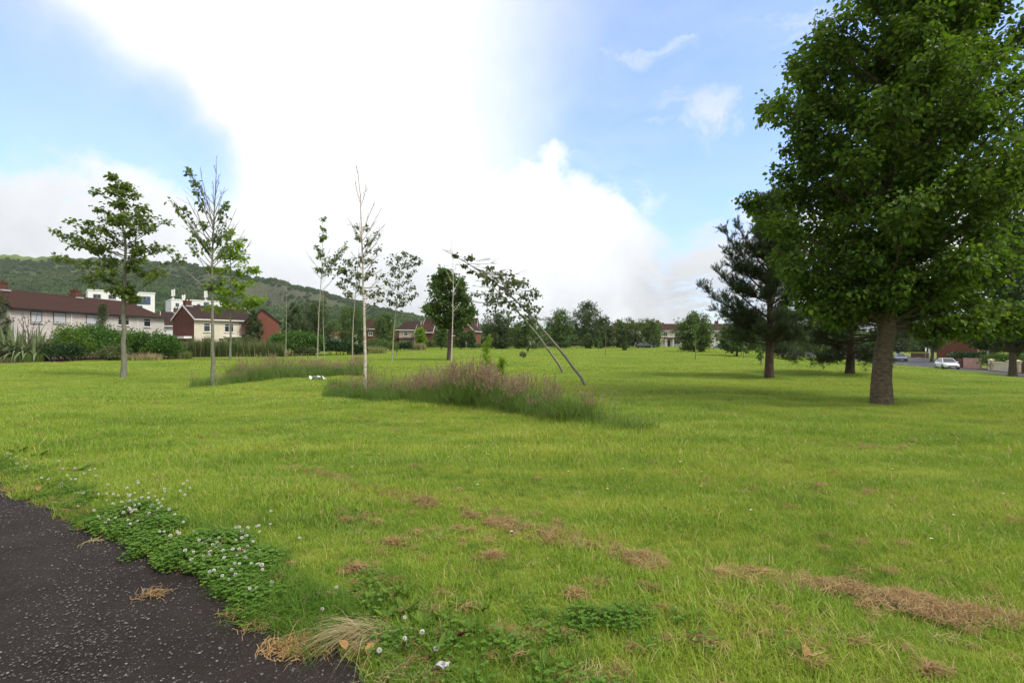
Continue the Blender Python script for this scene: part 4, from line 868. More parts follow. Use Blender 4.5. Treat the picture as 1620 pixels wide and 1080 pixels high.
house('terraced_house', 'far house whose brown roof and chimneys show above the round trees', (atY(972, 158), 158, 0), -2, 15.5, 8, 5.4, 7.6, 'render_cream', 'brick', 'roof_br', ('gable', 'gable'), [(2, 3.4, 3.3, 4.5, 'window', 1), (8, 9.4, 3.3, 4.5, 'window', 1)], chim=[(2, .9, .9), (6.5, .9, .7), (11.3, .9, .7)])
house('terraced_house', 'far grey house with skylight seen left of the tall pine', (atY(1122, 146), 146, tz(atY(1122, 146), 146)), -2, 7.5, 8, 5.0, 7.0, 'render_grey', 'brick', 'roof_dk', ('gable', 'gable'), [(1.6, 3., 3.1, 4.2, 'window', 1), (4.6, 5.8, 3.1, 4.2, 'window', 1)], doors=[(2., 2.9), (3., 3.9)], extra=[])
# brick house on the right
X0 = atY(1546, 96)
house('brick_house', 'plain red brick gable end past the road on the right', (X0, 96, tz(X0, 96)), 40, 9, 6., 4.9, 7.4, 'brick_br', 'brick_br', 'roof_br', ('gable', 'gable'), [(1.9, 3.1, 3., 4.2, 'window', 1)], chim=[(6, .9, .7)])
# flat white apartment blocks on the hill foot
def block(label, x0, x1, ytop, Y, ang, seed, mast=()):
    g = G(seed); X0 = atY(x0, Y); L = (x1-x0)*Y/F/math.cos(R(ang)); H = zAt(ytop, Y); D = 12; a_ = R(ang); q_ = (x1-CX)/F; L = (q_*Y-X0)/(math.cos(a_)-q_*math.sin(a_))
    root = empty('apartment_block', (X0, Y, 0), R(ang)); tag(root, label, 'apartment block')
    w = MB(); w.box(0, L, 0, D, 0, H); w.obj('wall', M['render_white'], root)
    r = MB(); r.box(-.15, L+.15, -.15, D+.15, H, H+.3); r.obj('roof_edge', M['white'], root)
    for z in np.arange(H-2.3, 2, -2.9):
        u = 1.2
        while u < L-2:
            wd = g.choice([1.0, 1.8]); dark = g.random() < .12
            f = MB(); f.box(u, u+wd, -.08, -.01, z, z+1.25); fo = f.obj('window', M['steel'], root)
            p = MB(); p.box(u+.08, u+wd/2-.04, -.11, -.082, z+.08, z+1.17); p.box(u+wd/2+.04, u+wd-.08, -.11, -.082, z+.08, z+1.17); p.obj('pane', M['glass'], fo)
            u += wd+g.uniform(1.2, 2.6)
    e = MB(); u = L*.62; e.box(u, u+1.6, -.06, -.012, 1, H-.4); e.obj('stair_panel', M['bluepanel'], root)
    if not mast:
        e = MB(); e.box(L*.72, L*.93, -.05, -.004, H-3.6, H-1.); e.obj('balcony_recess', M['bluepanel'], root)
    for (u, h) in mast:
        a = MB(); a.tube([(u, .6, H-.2), (u, .6, H+h)], .09, 6); a.box(u-.5, u-.15, .3, .7, H+h*.35, H+h); a.box(u+.15, u+.5, .35, .75, H+h*.4, H+h+.2); a.box(u-.4, u+.4, .45, .6, H+.4, H+.6)
        a.obj('antenna', M['white'], root)
    return root
block('flat-roofed white apartment block with dark recess above the terrace roof', 139, 245, 459, 150, 42, 501)
block('flat-roofed white apartment block with phone antennas above the red gable', 271, 352, 474, 170, 42, 502, mast=[(.6, 3.4), (10.2, 3.6), (3.6, 1.8)])
# ------------------------------------------------------------------ cars
def car(label, pos, heading, paint, seed=0, group=None):
    root = empty('parked_car' if group else 'car', pos, math.atan2(heading[1], heading[0])); tag(root, label, 'car', group)
    # stations: x, half width, z bottom, z shoulder, z top of lower body
    st = [(-2.2, .66, .42, .62, .74), (-2.15, .78, .3, .68, .9), (-1.9, .86, .24, .72, .97), (-1.2, .9, .2, .74, .96), (0, .9, .2, .74, .93), (.9, .9, .2, .73, .92), (1.5, .87, .22, .7, .84), (2.0, .8, .25, .62, .74), (2.2, .7, .32, .54, .64), (2.26, .55, .38, .5, .58)]
    V = []; k = 10
    for (x, w, zb, zs, zt) in st:
        V += [(x, -w*.86, zb), (x, -w, zb+.1), (x, -w, zs-.06), (x, -w*.96, zs+.06), (x, -w*.82, zt), (x, w*.82, zt), (x, w*.96, zs+.06), (x, w, zs-.06), (x, w, zb+.1), (x, w*.86, zb)]
    b = MB(); n = len(st)
    q = [(i*k+j, i*k+(j+1) % k, (i+1)*k+(j+1) % k, (i+1)*k+j) for i in range(n-1) for j in range(k)]
    b.add(V, q); b.poly(V[:k]); b.poly(V[-k:])
    # cabin frame
    base = [(-1.95, .76), (1.15, .76)]; 
    B = [(-1.95, -.74, .93), (-1.95, .74, .93), (1.2, .76, .9), (1.2, -.76, .9)]; Tt = [(-1.25, -.56, 1.42), (-1.25, .56, 1.42), (.25, .58, 1.43), (.25, -.58, 1.43)]
    Mx = [(-.5, -.59, 1.47), (-.5, .59, 1.47)]
    b.add(B+Tt+Mx, [(0, 1, 5, 4), (3, 2, 6, 7), (4, 5, 9, 8), (8, 9, 6, 7), (1, 2, 6, 5), (0, 3, 7, 4)], [(5, 9, 6), (4, 8, 7)])
    bo = b.obj('body', M[paint], root, smooth=False)
    def quad(name, pts, mat, inset=.08, push=.012, parent=root):
        P = np.array(pts, float); c = P.mean(0); P = c+(P-c)*(1-inset)
        nn = np.cross(P[1]-P[0], P[2]-P[0]); nn /= np.linalg.norm(nn)
        ctr = np.array([-.3, 0, .9]); nn = nn if np.dot(nn, c-ctr) > 0 else -nn
        m = MB(); V = np.concatenate([P+nn*push, P-nn*.004]); k = len(P)
        m.poly(V[:k]); m.add(V, [(i, (i+1) % k, k+(i+1) % k, k+i) for i in range(k)]); return m.obj(name, M[mat], parent)
    quad('windscreen', [B[2], B[3], Tt[3], Tt[2]], 'glass', .1); quad('rear_window', [B[0], B[1], Tt[1], Tt[0]], 'glass', .14)
    for s in (1, -1):
        y0, y1 = .755*s, .575*s
        quad('side_window', [(-.35, y0, .94), (1.02, y0, .94), (.22, y1, 1.4), (-.35, y1, 1.4)], 'glass', .07)
        quad('side_window', [(-1.72, y0*.99, .95), (-.45, y0, .94), (-.45, y1, 1.4), (-1.2, y1, 1.39)], 'glass', .07)
        for x in (-1.35, 1.38):
            w = MB(); an = np.linspace(0, 2*math.pi, 21)[:-1]; prof = [(.2, -.1), (.3, -.11), (.33, -.08), (.33, .08), (.3, .11), (.2, .1)]
            rings = np.array([[(x+r*math.cos(a), s*.8+o, .33+r*math.sin(a)) for r, o in prof] for a in an]).reshape(-1, 3)
            m = len(prof); w.add(rings, [(i*m+j, i*m+j+1, ((i+1) % 20)*m+j+1, ((i+1) % 20)*m+j) for i in range(20) for j in range(m-1)])
            wo = w.obj('wheel', M['rubber'], root, smooth=True)
            rm = MB(); rm.tube([(x, s*.74, .33), (x, s*.885, .33)], [.21, .2], 14); rm.obj('rim', M['rim'], wo)
        quad('headlight', [(2.22, .36*s, .62), (2.12, .72*s, .68), (2.1, .74*s, .56), (2.25, .4*s, .53)], 'lamp_glass', .0, .025)
        quad('tail_light', [(-2.2, .4*s, .84), (-2.14, .72*s, .86), (-2.16, .7*s, .68), (-2.21, .4*s, .68)], 'red_lamp', 0., .03)
        mm = MB(); mm.box(.75, .95, s*.9-.09, s*.9+.09, .92, 1.05); mm.obj('mirror', M[paint], root)
    g_ = MB(); g_.box(2.2, 2.29, -.42, .42, .36, .5); g_.obj('grille', M['black'], root)
    g_ = MB(); g_.box(2.285, 2.305, -.25, .25, .3, .4); g_.obj('number_plate', M['white'], root)
    g_ = MB(); g_.box(-2.25, -2.2, -.25, .25, .55, .66); g_.obj('number_plate', M['cream_paint'], root)
    return root
car('white car driving down the road on the right, front towards the lawn', hit(1498, 583.2), (-.43, -.9), 'car_white')
def cz(px, Y, dz=0): x = atY(px, Y); return (x, Y, tz(x, Y)+dz)
car('dark car with pale windows parked by the right-hand red house', cz(742, 122), (-.8, -.6), 'car_dark', group='cars parked by the houses')
car('silver car parked nose-out below the far white porch', cz(1033, 143), (-.12, -1), 'car_silver', group='cars parked by the houses')
car('dark car parked side-on among the far round trees', cz(1020, 122), (1, .05), 'car_dark', group='cars parked by the houses')
car('blue car parked left of the tall pine', cz(1143, 128), (-1, .1), 'car_blue', group='cars parked by the houses')
car('grey car waiting at the junction behind the lime trunk', tuple(hit(1424, 571)), (-.5, -.85), 'car_grey', group='cars parked by the houses')
# ------------------------------------------------------------------ garden walls, fences, signs
def garden_wall(name, label, p0, p1, h, mat, pillars=(), cap='cream_paint', cat='wall', th=.2, boards=False):
    p0 = Vector(p0); p1 = Vector(p1); d = p1-p0; L = math.hypot(d.x, d.y); root = empty(name, p0, math.atan2(d.y, d.x)); tag(root, label, cat)
    w = MB()
    zz = lambda u: (p1.z-p0.z)*u/L
    if boards:
        u = 0
        while u < L: w.box(u, u+.14, -.02, .02, zz(u)-.1, zz(u)+h+.04*math.sin(u*9)); u += .16
        w.obj('boards', M[mat], root); r = MB()
        for z in (.3, h-.3): r.box(0, L, .021, .07, z, z+.08)
        r.obj('rail', M[mat], root)
    else:
        w.box(0, L, -th/2, th/2, -.6, h); w.obj('wall_panel', M[mat], root)
        c = MB(); c.box(-.02, L+.02, -th/2-.05, th/2+.05, h+.003, h+.07); c.obj('coping', M[cap], root)
    for u in pillars:
        p = MB(); p.box(u*L-.24, u*L+.24, -.24, .24, -.6, h+.22); po = p.obj('pillar', M[cap], root)
        c = MB(); c.box(u*L-.3, u*L+.3, -.3, .3, h+.223, h+.31); c.add([(u*L-.26, -.26, h+.313), (u*L+.26, -.26, h+.313), (u*L+.26, .26, h+.313), (u*L-.26, .26, h+.313), (u*L, 0, h+.43)], None, [(0, 1, 4), (1, 2, 4), (2, 3, 4), (3, 0, 4)]); c.obj('pillar_cap', M[cap], po)
    return root
garden_wall('garden_wall', 'cream garden wall with capped pillars beside the road', hit(1568, 585.5), hit(1598, 588.5), 1.05, 'cream_paint', (0, 1.))
garden_wall('garden_wall', 'short cream wall end at the right edge of the road', hit(1609, 589.3), hit(1613, 589.7), 1.1, 'cream_paint', (.5,))
garden_wall('garden_fence', 'brown wooden fence at the far right edge', hit(1616, 590), hit(1660, 594), 1.15, 'wood', boards=True, cat='fence')
a, b_ = hit(1525, 582.5), hit(1552, 584)
garden_wall('garden_wall', 'pink rendered garden wall behind the white car', a, b_, 1.35, 'pink_paint', (), 'pink_paint')
garden_wall('brick_wall', 'low brown brick wall end left of the pink wall', hit(1513, 580), hit(1523, 582), 1.05, 'brick', (), 'brick')
p = cz(1441, 116); q = cz(1470, 112)
garden_wall('garden_fence', 'low red-brown fence past the junction', p, q, 1.15, 'wood', boards=True, cat='fence')
def sign(label, px, py, ytop, plates, name='traffic_sign', r=.045):
    b = hit(px, py); s = b.y/F; H = (py-ytop)*s; root = empty(name, b, 0.35); tag(root, label, 'sign')
    m = MB(); m.tube([(0, 0, -.2), (0, 0, H*.5), (0, 0, H)], r, 8); m.obj('post', M['steel'], root)
    for (z0, z1, w, mt) in plates:
        f = MB(); f.box(-w/2, w/2, -r-.04, -r-.005, H*z0, H*z1); fo = f.obj('sign_plate', M[mt], root)
        k = MB(); k.box(-.06, .06, -r-.004, r+.02, H*(z0+z1)/2-.03, H*(z0+z1)/2+.03); k.obj('bracket', M['steel'], fo)
sign('grey post with white sign plates standing at the right-hand kerb', 1562.5, 584.5, 528, [(.8, .93, .55, 'white'), (.93, 1.0, .35, 'lead')], r=.07)
sign('left of the two signposts at the junction', 1464, 570, 549, [(.7, 1.0, .4, 'white')])
sign('right of the two signposts at the junction', 1469.5, 571, 546, [(.5, .8, .55, 'lead')])
b = hit(690, 549); root = empty('lamp_post', b); tag(root, 'short dark post by the red houses', 'post'); m = MB(); m.tube([(0, 0, -.1), (0, 0, 2), (0, 0, 3.)], [.07, .06, .05], 8); m.obj('post', M['steel'], root); m = MB(); m.tube([(0, 0, 3.), (0, 0, 3.15), (0, 0, 3.3)], [.07, .14, .1], 8); m.obj('lamp', M['lamp_glass'], root)
# crumpled white litter
b = hit(502, 602); g = G(601); m = MB(); gx, gy = np.meshgrid(np.linspace(-.28, .28, 9), np.linspace(-.15, .15, 6)); z = .06+g.uniform(0, .16, gx.shape)
m.add(np.stack([gx+g.normal(0, .03, gx.shape), gy+g.normal(0, .02, gx.shape), z], -1).reshape(-1, 3), [(j*9+i, j*9+i+1, (j+1)*9+i+1, (j+1)*9+i) for j in range(5) for i in range(8)])
tag(m.obj('litter', M['white'], loc=b), 'crumpled white litter lying beside the long grass', 'litter')
b = hit(699, 1072); g = G(602); m = MB(); gx, gy = np.meshgrid(np.linspace(-.035, .035, 7), np.linspace(-.02, .02, 5)); z = .05+g.uniform(0, .03, gx.shape)
m.add(np.stack([gx+g.normal(0, .004, gx.shape), gy+g.normal(0, .003, gx.shape), z], -1).reshape(-1, 3), [(j*7+i, j*7+i+1, (j+1)*7+i+1, (j+1)*7+i) for j in range(4) for i in range(6)])
tag(m.obj('litter', M['lead'], loc=b), 'small scrap of pale plastic in the grass at the bottom edge', 'litter')
# ------------------------------------------------------------------ ground
def sgrid(a, k, n, c): return c+a*np.sinh(np.linspace(-k, k, n))
def struct(o, label=None): o['kind'] = 'structure'; return o
xs = sgrid(.7, 9.4, 330, -.5); ys = sgrid(.7, 9.4, 330, 3.5)
gx, gy = np.meshgrid(xs, ys); gz = terr(gx, gy)
on_path = gy < path_edge(gx)+.04
gz = np.where(on_path, gz-.03, gz)
m = MB(); n = 330; i, j = np.meshgrid(np.arange(n-1), np.arange(n-1)); b0 = (j*n+i).ravel()
m.add(np.stack([gx, gy, gz], -1).reshape(-1, 3), np.stack([b0, b0+1, b0+n+1, b0+n], 1))
struct(m.obj('lawn', M['lawn'], smooth=True))
# path
px_ = np.concatenate([np.linspace(-40, -7, 60), np.linspace(-6.95, 3, 260)]); pe = path_edge(px_)
tt = np.linspace(0, 1, 26)
gx = px_[:, None]+tt[None]*-2.2*1.0; gy = pe[:, None]-tt[None]*4.4
gz = .004+.006*np.sin(gx*2.1)*np.sin(gy*1.7)*np.minimum(1, tt*6)[None]-.0
m = MB(); a_, b_ = gx.shape; i, j = np.meshgrid(np.arange(b_-1), np.arange(a_-1)); b0 = (j*b_+i).ravel()
m.add(np.stack([gx, gy, gz], -1).reshape(-1, 3), np.stack([b0, b0+1, b0+b_+1, b0+b_], 1))
struct(m.obj('path', M['asphalt'], smooth=True))
# road on the right with kerbs
NE = [(1180, 556), (1240, 561), (1300, 567), (1360, 572), (1414, 577), (1460, 580.5), (1514, 585.5), (1570, 591.5), (1640, 600)]
FE = [(1180, 551), (1240, 554), (1310, 557.5), (1380, 560.5), (1436, 564.5), (1480, 570), (1530, 580.5), (1580, 586.6), (1640, 592)]
def dens(pts, n=60):
    P = resample([hit(*p)[:] for p in pts], n); P[:, 2] = terr(P[:, 0], P[:, 1]); return P
A = dens(NE); B = dens(FE)
def strip(name, A, B, mat, lift, k=8):
    t = np.linspace(0, 1, k)[None, :, None]; G_ = A[:, None]*(1-t)+B[:, None]*t
    G_[..., 2] = terr(G_[..., 0], G_[..., 1])+lift
    a_, b_ = G_.shape[:2]; i, j = np.meshgrid(np.arange(b_-1), np.arange(a_-1)); b0 = (j*b_+i).ravel(); m = MB()
    m.add(G_.reshape(-1, 3), np.stack([b0, b0+1, b0+b_+1, b0+b_], 1)); return struct(m.obj(name, M[mat], smooth=True))
strip('road', A, B, 'road', .03)
nrm = unit((B-A)*np.array([1, 1, 0]))
strip('pavement', B+nrm*.18, B+nrm*1.9, 'footway', .13, 4)
def kerb(name, P):
    m = MB(); n = len(P); V = []
    for p, nn in zip(P, nrm):
        z = tz(p[0], p[1])
        for (o, h) in ((0, -.05), (0, .13), (.17, .13), (.17, -.05)): V.append(p*[1, 1, 0]+nn*o+[0, 0, z+h])
    m.add(V, [(i*4+j, i*4+j+1, i*4+5+j, i*4+4+j) for i in range(n-1) for j in range(3)]); struct(m.obj(name, M['kerb']))
kerb('kerb', B); kerb('kerb', A-nrm*.18)
# red bark mulch under the left planting
P0 = [(-20, 577), (40, 574), (90, 573.5), (140, 571), (190, 568.5), (230, 567), (300, 566), (460, 564)]; P1 = [(-20, 556), (40, 556), (90, 557), (140, 557), (190, 557), (230, 557), (300, 557), (460, 558)]
A2 = dens(P0, 90); B2 = dens(P1, 90); A2[:, 1] += .25*np.sin(np.arange(90)*1.3)+.2*np.sin(np.arange(90)*.47)
strip('mulch_bed', A2, B2, 'mulch', .035, 14)
g = G(611)
# ------------------------------------------------------------------ hill
RP = np.array([(-900, 150), (-500, 146), (-200, 140), (0, 138), (100, 136), (200, 132), (260, 128), (330, 119), (380, 108), (450, 94), (520, 76), (570, 64), (600, 56), (650, 46), (700, 36), (751, 28), (800, 18), (860, 8), (930, 2), (1000, 0)], float)
pxs = np.concatenate([np.linspace(-900, -50, 50), np.linspace(-40, 1000, 300)]); NT = 90
ts = np.linspace(0, 1.3, NT)
Yr = 1000.
def hillz(px, t):
    hz = np.interp(px, RP[:, 0], RP[:, 1])/F*Yr
    hz = hz*(1+.012*np.sin(px*.09)+.008*np.sin(px*.31))
    cl = np.exp(-((px-470)/95)**2)+.5*np.exp(-((px-350)/60)**2)           # the crag
    p = np.clip(t, 0, 1)**1.55
    step = 1/(1+np.exp(-(t-.80-.03*np.sin(px*.05))/.018))
    p = p*(1-.30*cl)+cl*.30*step*np.clip(t*1.25, 0, 1)
    p = np.where(t > 1, 1-.5*(t-1), p)
    return hz*p, cl
PX, TT = np.meshgrid(pxs, ts); Yh = 255+(Yr-255)*TT
Zh, CL = hillz(PX, TT)
Xh = (PX-CX)/F*Yh
nz = np.sin(Xh*.021+1)*np.sin(Yh*.017)*3+np.sin(Xh*.053)*np.sin(Yh*.047+2)*1.5
Zh = Zh*1+nz*np.clip(TT*2, 0, 1)*np.clip(Zh/30, 0, 1)*np.clip((1-TT)*5, .12, 1)-.4
m = MB(); a_, b_ = PX.shape; i, j = np.meshgrid(np.arange(b_-1), np.arange(a_-1)); b0 = (j*b_+i).ravel()
m.add(np.stack([Xh, Yh, Zh], -1).reshape(-1, 3), np.stack([b0, b0+1, b0+b_+1, b0+b_], 1))
ho = struct(m.obj('hill', M['hill'], smooth=True))
rock = (CL*np.exp(-((TT-.83)/.06)**2)).ravel(); field = (np.clip((TT-.93)/.03, 0, 1)*np.clip((110-PX)/60, 0, 1)*.9).ravel()
for nm, arr in (('rock', rock), ('field', field)):
    at = ho.data.attributes.new(nm, 'FLOAT', 'POINT'); at.data.foreach_set('value', arr.astype(np.float32))

# ------------------------------------------------------------------ scattering of what nobody could count
def src_coll(name, meshes):
    c = bpy.data.collections.new(name)
    for k, me in enumerate(meshes):
        o = bpy.data.objects.new('%s_%02d' % (name, k), me); c.objects.link(o)
    return c
def scatter(name, P, az, scale, idx, coll, tint, label, tilt=None, cat=None):
    me = bpy.data.meshes.new(name); n = len(P)
    me.vertices.add(n); me.vertices.foreach_set('co', np.asarray(P, np.float32).ravel())
    rot = np.zeros((n, 3), np.float32); rot[:, 2] = az
    if tilt is not None: rot[:, :2] = tilt
    for nm, ty, arr, key in (('rot', 'FLOAT_VECTOR', rot, 'vector'), ('scl', 'FLOAT', scale, 'value'), ('idx', 'INT', idx, 'value'), ('tint', 'FLOAT', tint, 'value')):
        a = me.attributes.new(nm, ty, 'POINT'); a.data.foreach_set(key, np.asarray(arr, np.int32 if ty == 'INT' else np.float32).ravel())
    o = bpy.data.objects.new(name, me); COL.objects.link(o); o['kind'] = 'stuff'
    if label: o['label'] = label
    o['category'] = cat or name.replace('_', ' ')
    ng = bpy.data.node_groups.new(name+'_scatter', 'GeometryNodeTree')
    ng.interface.new_socket('Geometry', in_out='INPUT', socket_type='NodeSocketGeometry'); ng.interface.new_socket('Geometry', in_out='OUTPUT', socket_type='NodeSocketGeometry')
    I = ng.nodes.new('NodeGroupInput'); O = ng.nodes.new('NodeGroupOutput')
    ip = ng.nodes.new('GeometryNodeInstanceOnPoints'); ci = ng.nodes.new('GeometryNodeCollectionInfo')
    ci.inputs['Collection'].default_value = coll; ci.inputs['Separate Children'].default_value = True; ci.inputs['Reset Children'].default_value = True
    def attr(nm, ty):
        a = ng.nodes.new('GeometryNodeInputNamedAttribute'); a.data_type = ty; a.inputs['Name'].default_value = nm; return a.outputs['Attribute']
    e = ng.nodes.new('FunctionNodeEulerToRotation'); ng.links.new(attr('rot', 'FLOAT_VECTOR'), e.inputs[0])
    mp = ng.nodes.new('GeometryNodeMeshToPoints'); ng.links.new(I.outputs[0], mp.inputs['Mesh'])
    ng.links.new(mp.outputs[0], ip.inputs['Points']); ng.links.new(ci.outputs[0], ip.inputs['Instance'])
    ip.inputs['Pick Instance'].default_value = True
    ng.links.new(attr('idx', 'INT'), ip.inputs['Instance Index']); ng.links.new(e.outputs[0], ip.inputs['Rotation']); ng.links.new(attr('scl', 'FLOAT'), ip.inputs['Scale'])
    ng.links.new(ip.outputs[0], O.inputs[0])
    md = o.modifiers.new('scatter', 'NODES'); md.node_group = ng
    return o
def vnoise(x, y, s, seed=0):
    """cheap smooth value noise"""
    def h(i, j): v = np.sin(i*127.1+j*311.7+seed*74.7)*43758.5453; return v-np.floor(v)
    x = x*s; y = y*s; i = np.floor(x); j = np.floor(y); u = x-i; v = y-j; u = u*u*(3-2*u); v = v*v*(3-2*v)
    return (h(i, j)*(1-u)+h(i+1, j)*u)*(1-v)+(h(i, j+1)*(1-u)+h(i+1, j+1)*u)*v
# hillside woodland
g = G(621); srcs = []
for k in range(5):
    m = MB(); n = 260; d = unit(g.normal(0, 1, (n, 3))); d[:, 2] = np.abs(d[:, 2])*.9
    lump = 1+.25*np.sin(d[:, :1]*5+k)*np.sin(d[:, 1:2]*4+2*k)
    P = d*np.array([1, 1, 1.0+.15*k])*g.uniform(.55, 1.12, (n, 1))*lump
    add_leaves(m, P+[0, 0, .35], d+g.normal(0, .5, (n, 3)), g.uniform(.3, .55, n), g.uniform(.25, .4, n), g, flat=.7); srcs.append(m.mesh('wood_crown', M['wood_leaf' if k < 3 else 'gorse']))
wc = src_coll('wood_crown', srcs)
N_ = 26000; hp = g.uniform(-260, 930, N_); ht = g.uniform(.0, .985, N_)**.75
hz_, cl_ = hillz(hp, ht); hy = 255+(Yr-255)*ht; hx = (hp-CX)/F*hy
hz_ = hz_+(np.sin(hx*.021+1)*np.sin(hy*.017)*3+np.sin(hx*.053)*np.sin(hy*.047+2)*1.5)*np.clip(ht*2, 0, 1)*np.clip(hz_/30, 0, 1)*np.clip((1-ht)*5, .12, 1)-.4
den = .55*vnoise(hx, hy, .011, 1)+.35*vnoise(hx, hy, .035, 2)+.35*np.clip(.75-ht, 0, .6)
keep = (den > .47+.09*g.normal(0, 1, N_)) & ~((cl_ > .5) & (np.abs(ht-.835) < .035)) & ~((hp < 100) & (ht > .93))
keep |= (np.abs(hp-450) < 130) & (g.random(N_) < .16) & (ht > .35)
keep &= g.random(N_) < np.where(ht > .8, .62, .92)
hx, hy, hz_, ht = hx[keep], hy[keep], hz_[keep], ht[keep]
sc_ = np.where(ht > .7, g.uniform(1.4, 3.2, len(hx)), g.uniform(2.6, 5.6, len(hx)))
scatter('hill_woodland', np.stack([hx, hy, hz_-.3], 1), g.uniform(0, 6.28, len(hx)), sc_, np.where(vnoise(hx, hy, .02, 5) > .62, g.integers(3, 5, len(hx)), g.integers(0, 3, len(hx))), wc, g.random(len(hx)), 'dark and light green woodland and scrub clothing the hillside', cat='woodland')
# a line of larger trees between the houses and the hill foot
far = G(622); n = 1500; hp = far.uniform(-150, 1700, n); hy = far.uniform(175, 250, n); hx = (hp-CX)/F*hy
k_ = vnoise(hx, hy, .03, 9) > .4
hx, hy = hx[k_], hy[k_]
sc_ = far.uniform(1.7, 3.4, len(hx))*np.where(hx > 40, 1.25, np.where(hx > -45, .75, 1.0))
scatter('far_woodland', np.stack([hx, hy, np.full(len(hx), -.2)+0*hx+np.where(hx > 60, -1.5, 0)], 1), far.uniform(0, 6.28, len(hx)), sc_, far.integers(0, 4, len(hx)), wc, far.random(len(hx)), 'tree belt beyond the houses below the hill', cat='woodland')
# ---- mown grass
def tuft(n, rad, h0, h1, w, seed, mat, lean=(.1, .9), segs=2, droop=.4):
    g = G(seed); m = MB(); r_ = rad*g.uniform(0, 1, n)**.5; a = g.uniform(0, 6.28, n)
    P = np.stack([r_*np.cos(a), r_*np.sin(a), np.full(n, -.012)], 1)
    add_blades(m, P, g.uniform(0, 6.28, n), g.uniform(h0, h1, n), g.uniform(*lean, n), w*g.uniform(.7, 1.3, n), segs, 0, g, droop)
    return m.mesh('tuft', M[mat])
gc1 = src_coll('grass_near', [tuft(26, .085, .035, .1, .0055, 700+k, 'blade', (.15, 1.1), 3, .7) for k in range(6)])
gc2 = src_coll('grass_mid', [tuft(80, .24, .035, .085, .011, 710+k, 'blade', (.2, 1.2), 2, .6) for k in range(5)])
gc3 = src_coll('grass_far', [tuft(110, .6, .04, .085, .026, 720+k, 'blade', (.2, 1.1), 2, .5) for k in range(4)])
def lawn_pts(y0, y1, dens, g, extra=1.5):
    A_ = 1.06*(y1*y1-y0*y0)+2*extra*(y1-y0); n = int(A_*dens)
    y = np.sqrt(g.uniform(y0*y0, y1*y1, n)); x = g.uniform(-1, 1, n)*(1.06*y+extra)
    k = y > path_edge(x)+g.uniform(-.03, .06, n); return x[k], y[k]
roadE = A
def off_road(x, y):
    return x < np.interp(y, [20, *roadE[::-1, 1][roadE[::-1, 1] > 20]], [60, *roadE[::-1, 0][roadE[::-1, 1] > 20]]) if False else np.ones(len(x), bool)
g = G(731)
def grass_zone(name, y0, y1, dens, coll, nsrc, s0, label, mulch=False):
    x, y = lawn_pts(y0, y1, dens, g)
    if mulch:
        my = np.interp(x, A2[:, 0], A2[:, 1]); k = ~((x < A2[:, 0].max()) & (y > my-.2))
        u = x-np.interp(y, np.sort(A[:, 1]), A[np.argsort(A[:, 1]), 0]); k &= ~((u > -.4) & (y > 35))
        x, y = x[k], y[k]
    lush = np.clip((vnoise(x, y, .55, 3)*.6+vnoise(x, y, 1.7, 4)*.5-.35)*2, 0, 1)
    sc = s0*(.68+.85*lush)*g.uniform(.75, 1.25, len(x))
    P = np.stack([x, y, terr(x, y)], 1)
    return scatter(name, P, g.uniform(0, 6.28, len(x)), sc, g.integers(0, nsrc, len(x)), coll, g.random(len(x)), label, cat='grass')
grass_zone('grass', 1.7, 6.5, 430, gc1, 6, 1.05, 'mown lawn grass in the foreground')
grass_zone('grass', 6.5, 13, 165, gc1, 6, 1.3, 'mown lawn grass in the near middle of the park')
grass_zone('grass', 12.5, 26, 34, gc2, 5, 1.15, 'mown lawn grass around the long grass and birches')
grass_zone('grass', 25, 62, 6.5, gc3, 4, 1.1, 'mown lawn grass across the far part of the park', True)
gc4 = src_coll('grass_distant', [tuft(150, 1.7, .05, .1, .07, 725+k, 'blade', (.2, 1.1), 2, .5) for k in range(3)])
grass_zone('grass', 61, 150, 1.1, gc4, 3, 1.15, 'mown lawn grass at the distant end of the park', True)
# ---- long grass
tg = [tuft(46, .2, .45, .85, .009, 740+k, 'tall_blade', (.05, .75), 4, .8) for k in range(4)]
def stalks(n, rad, seed, mat, h0=.65, h1=1.0):
    g = G(seed); m = MB(); 
    for _ in range(n):
        a = g.uniform(0, 6.28); r_ = rad*g.random()**.5; p = np.array([r_*math.cos(a), r_*math.sin(a), 0]); h = g.uniform(h0, h1); az = g.uniform(0, 6.28); ln = g.uniform(.05, .3)
        T2 = bez(p, p+[math.cos(az)*ln*h+.1*h, math.sin(az)*ln*h, h], .05, g, 5, .01); m.tube(T2, [.0028, .0026, .0024, .002, .0015], 3, cap=False)
        k = 26; t = g.uniform(.0, 1, k); i = 3; q = T2[3]+(T2[4]-T2[3])*t[:, None]
        d = unit(T2[4]-T2[3])[None]*.8+g.normal(0, .45, (k, 3)); wv = (np.sin(np.clip(t, .05, 1)*3.0)*.6+.4)
        add_leaves(m, q, d, .05*wv*g.uniform(.7, 1.4, k), .012*wv, g, mi=1, flat=.2)
    return m.mesh('stalk', [M['tall_blade'], M[mat]])
tgc = src_coll('tall_grass', tg+[stalks(12, .22, 750+k, 'seed_head') for k in range(3)]+[stalks(10, .22, 755, 'seed_pale', .6, .95)])
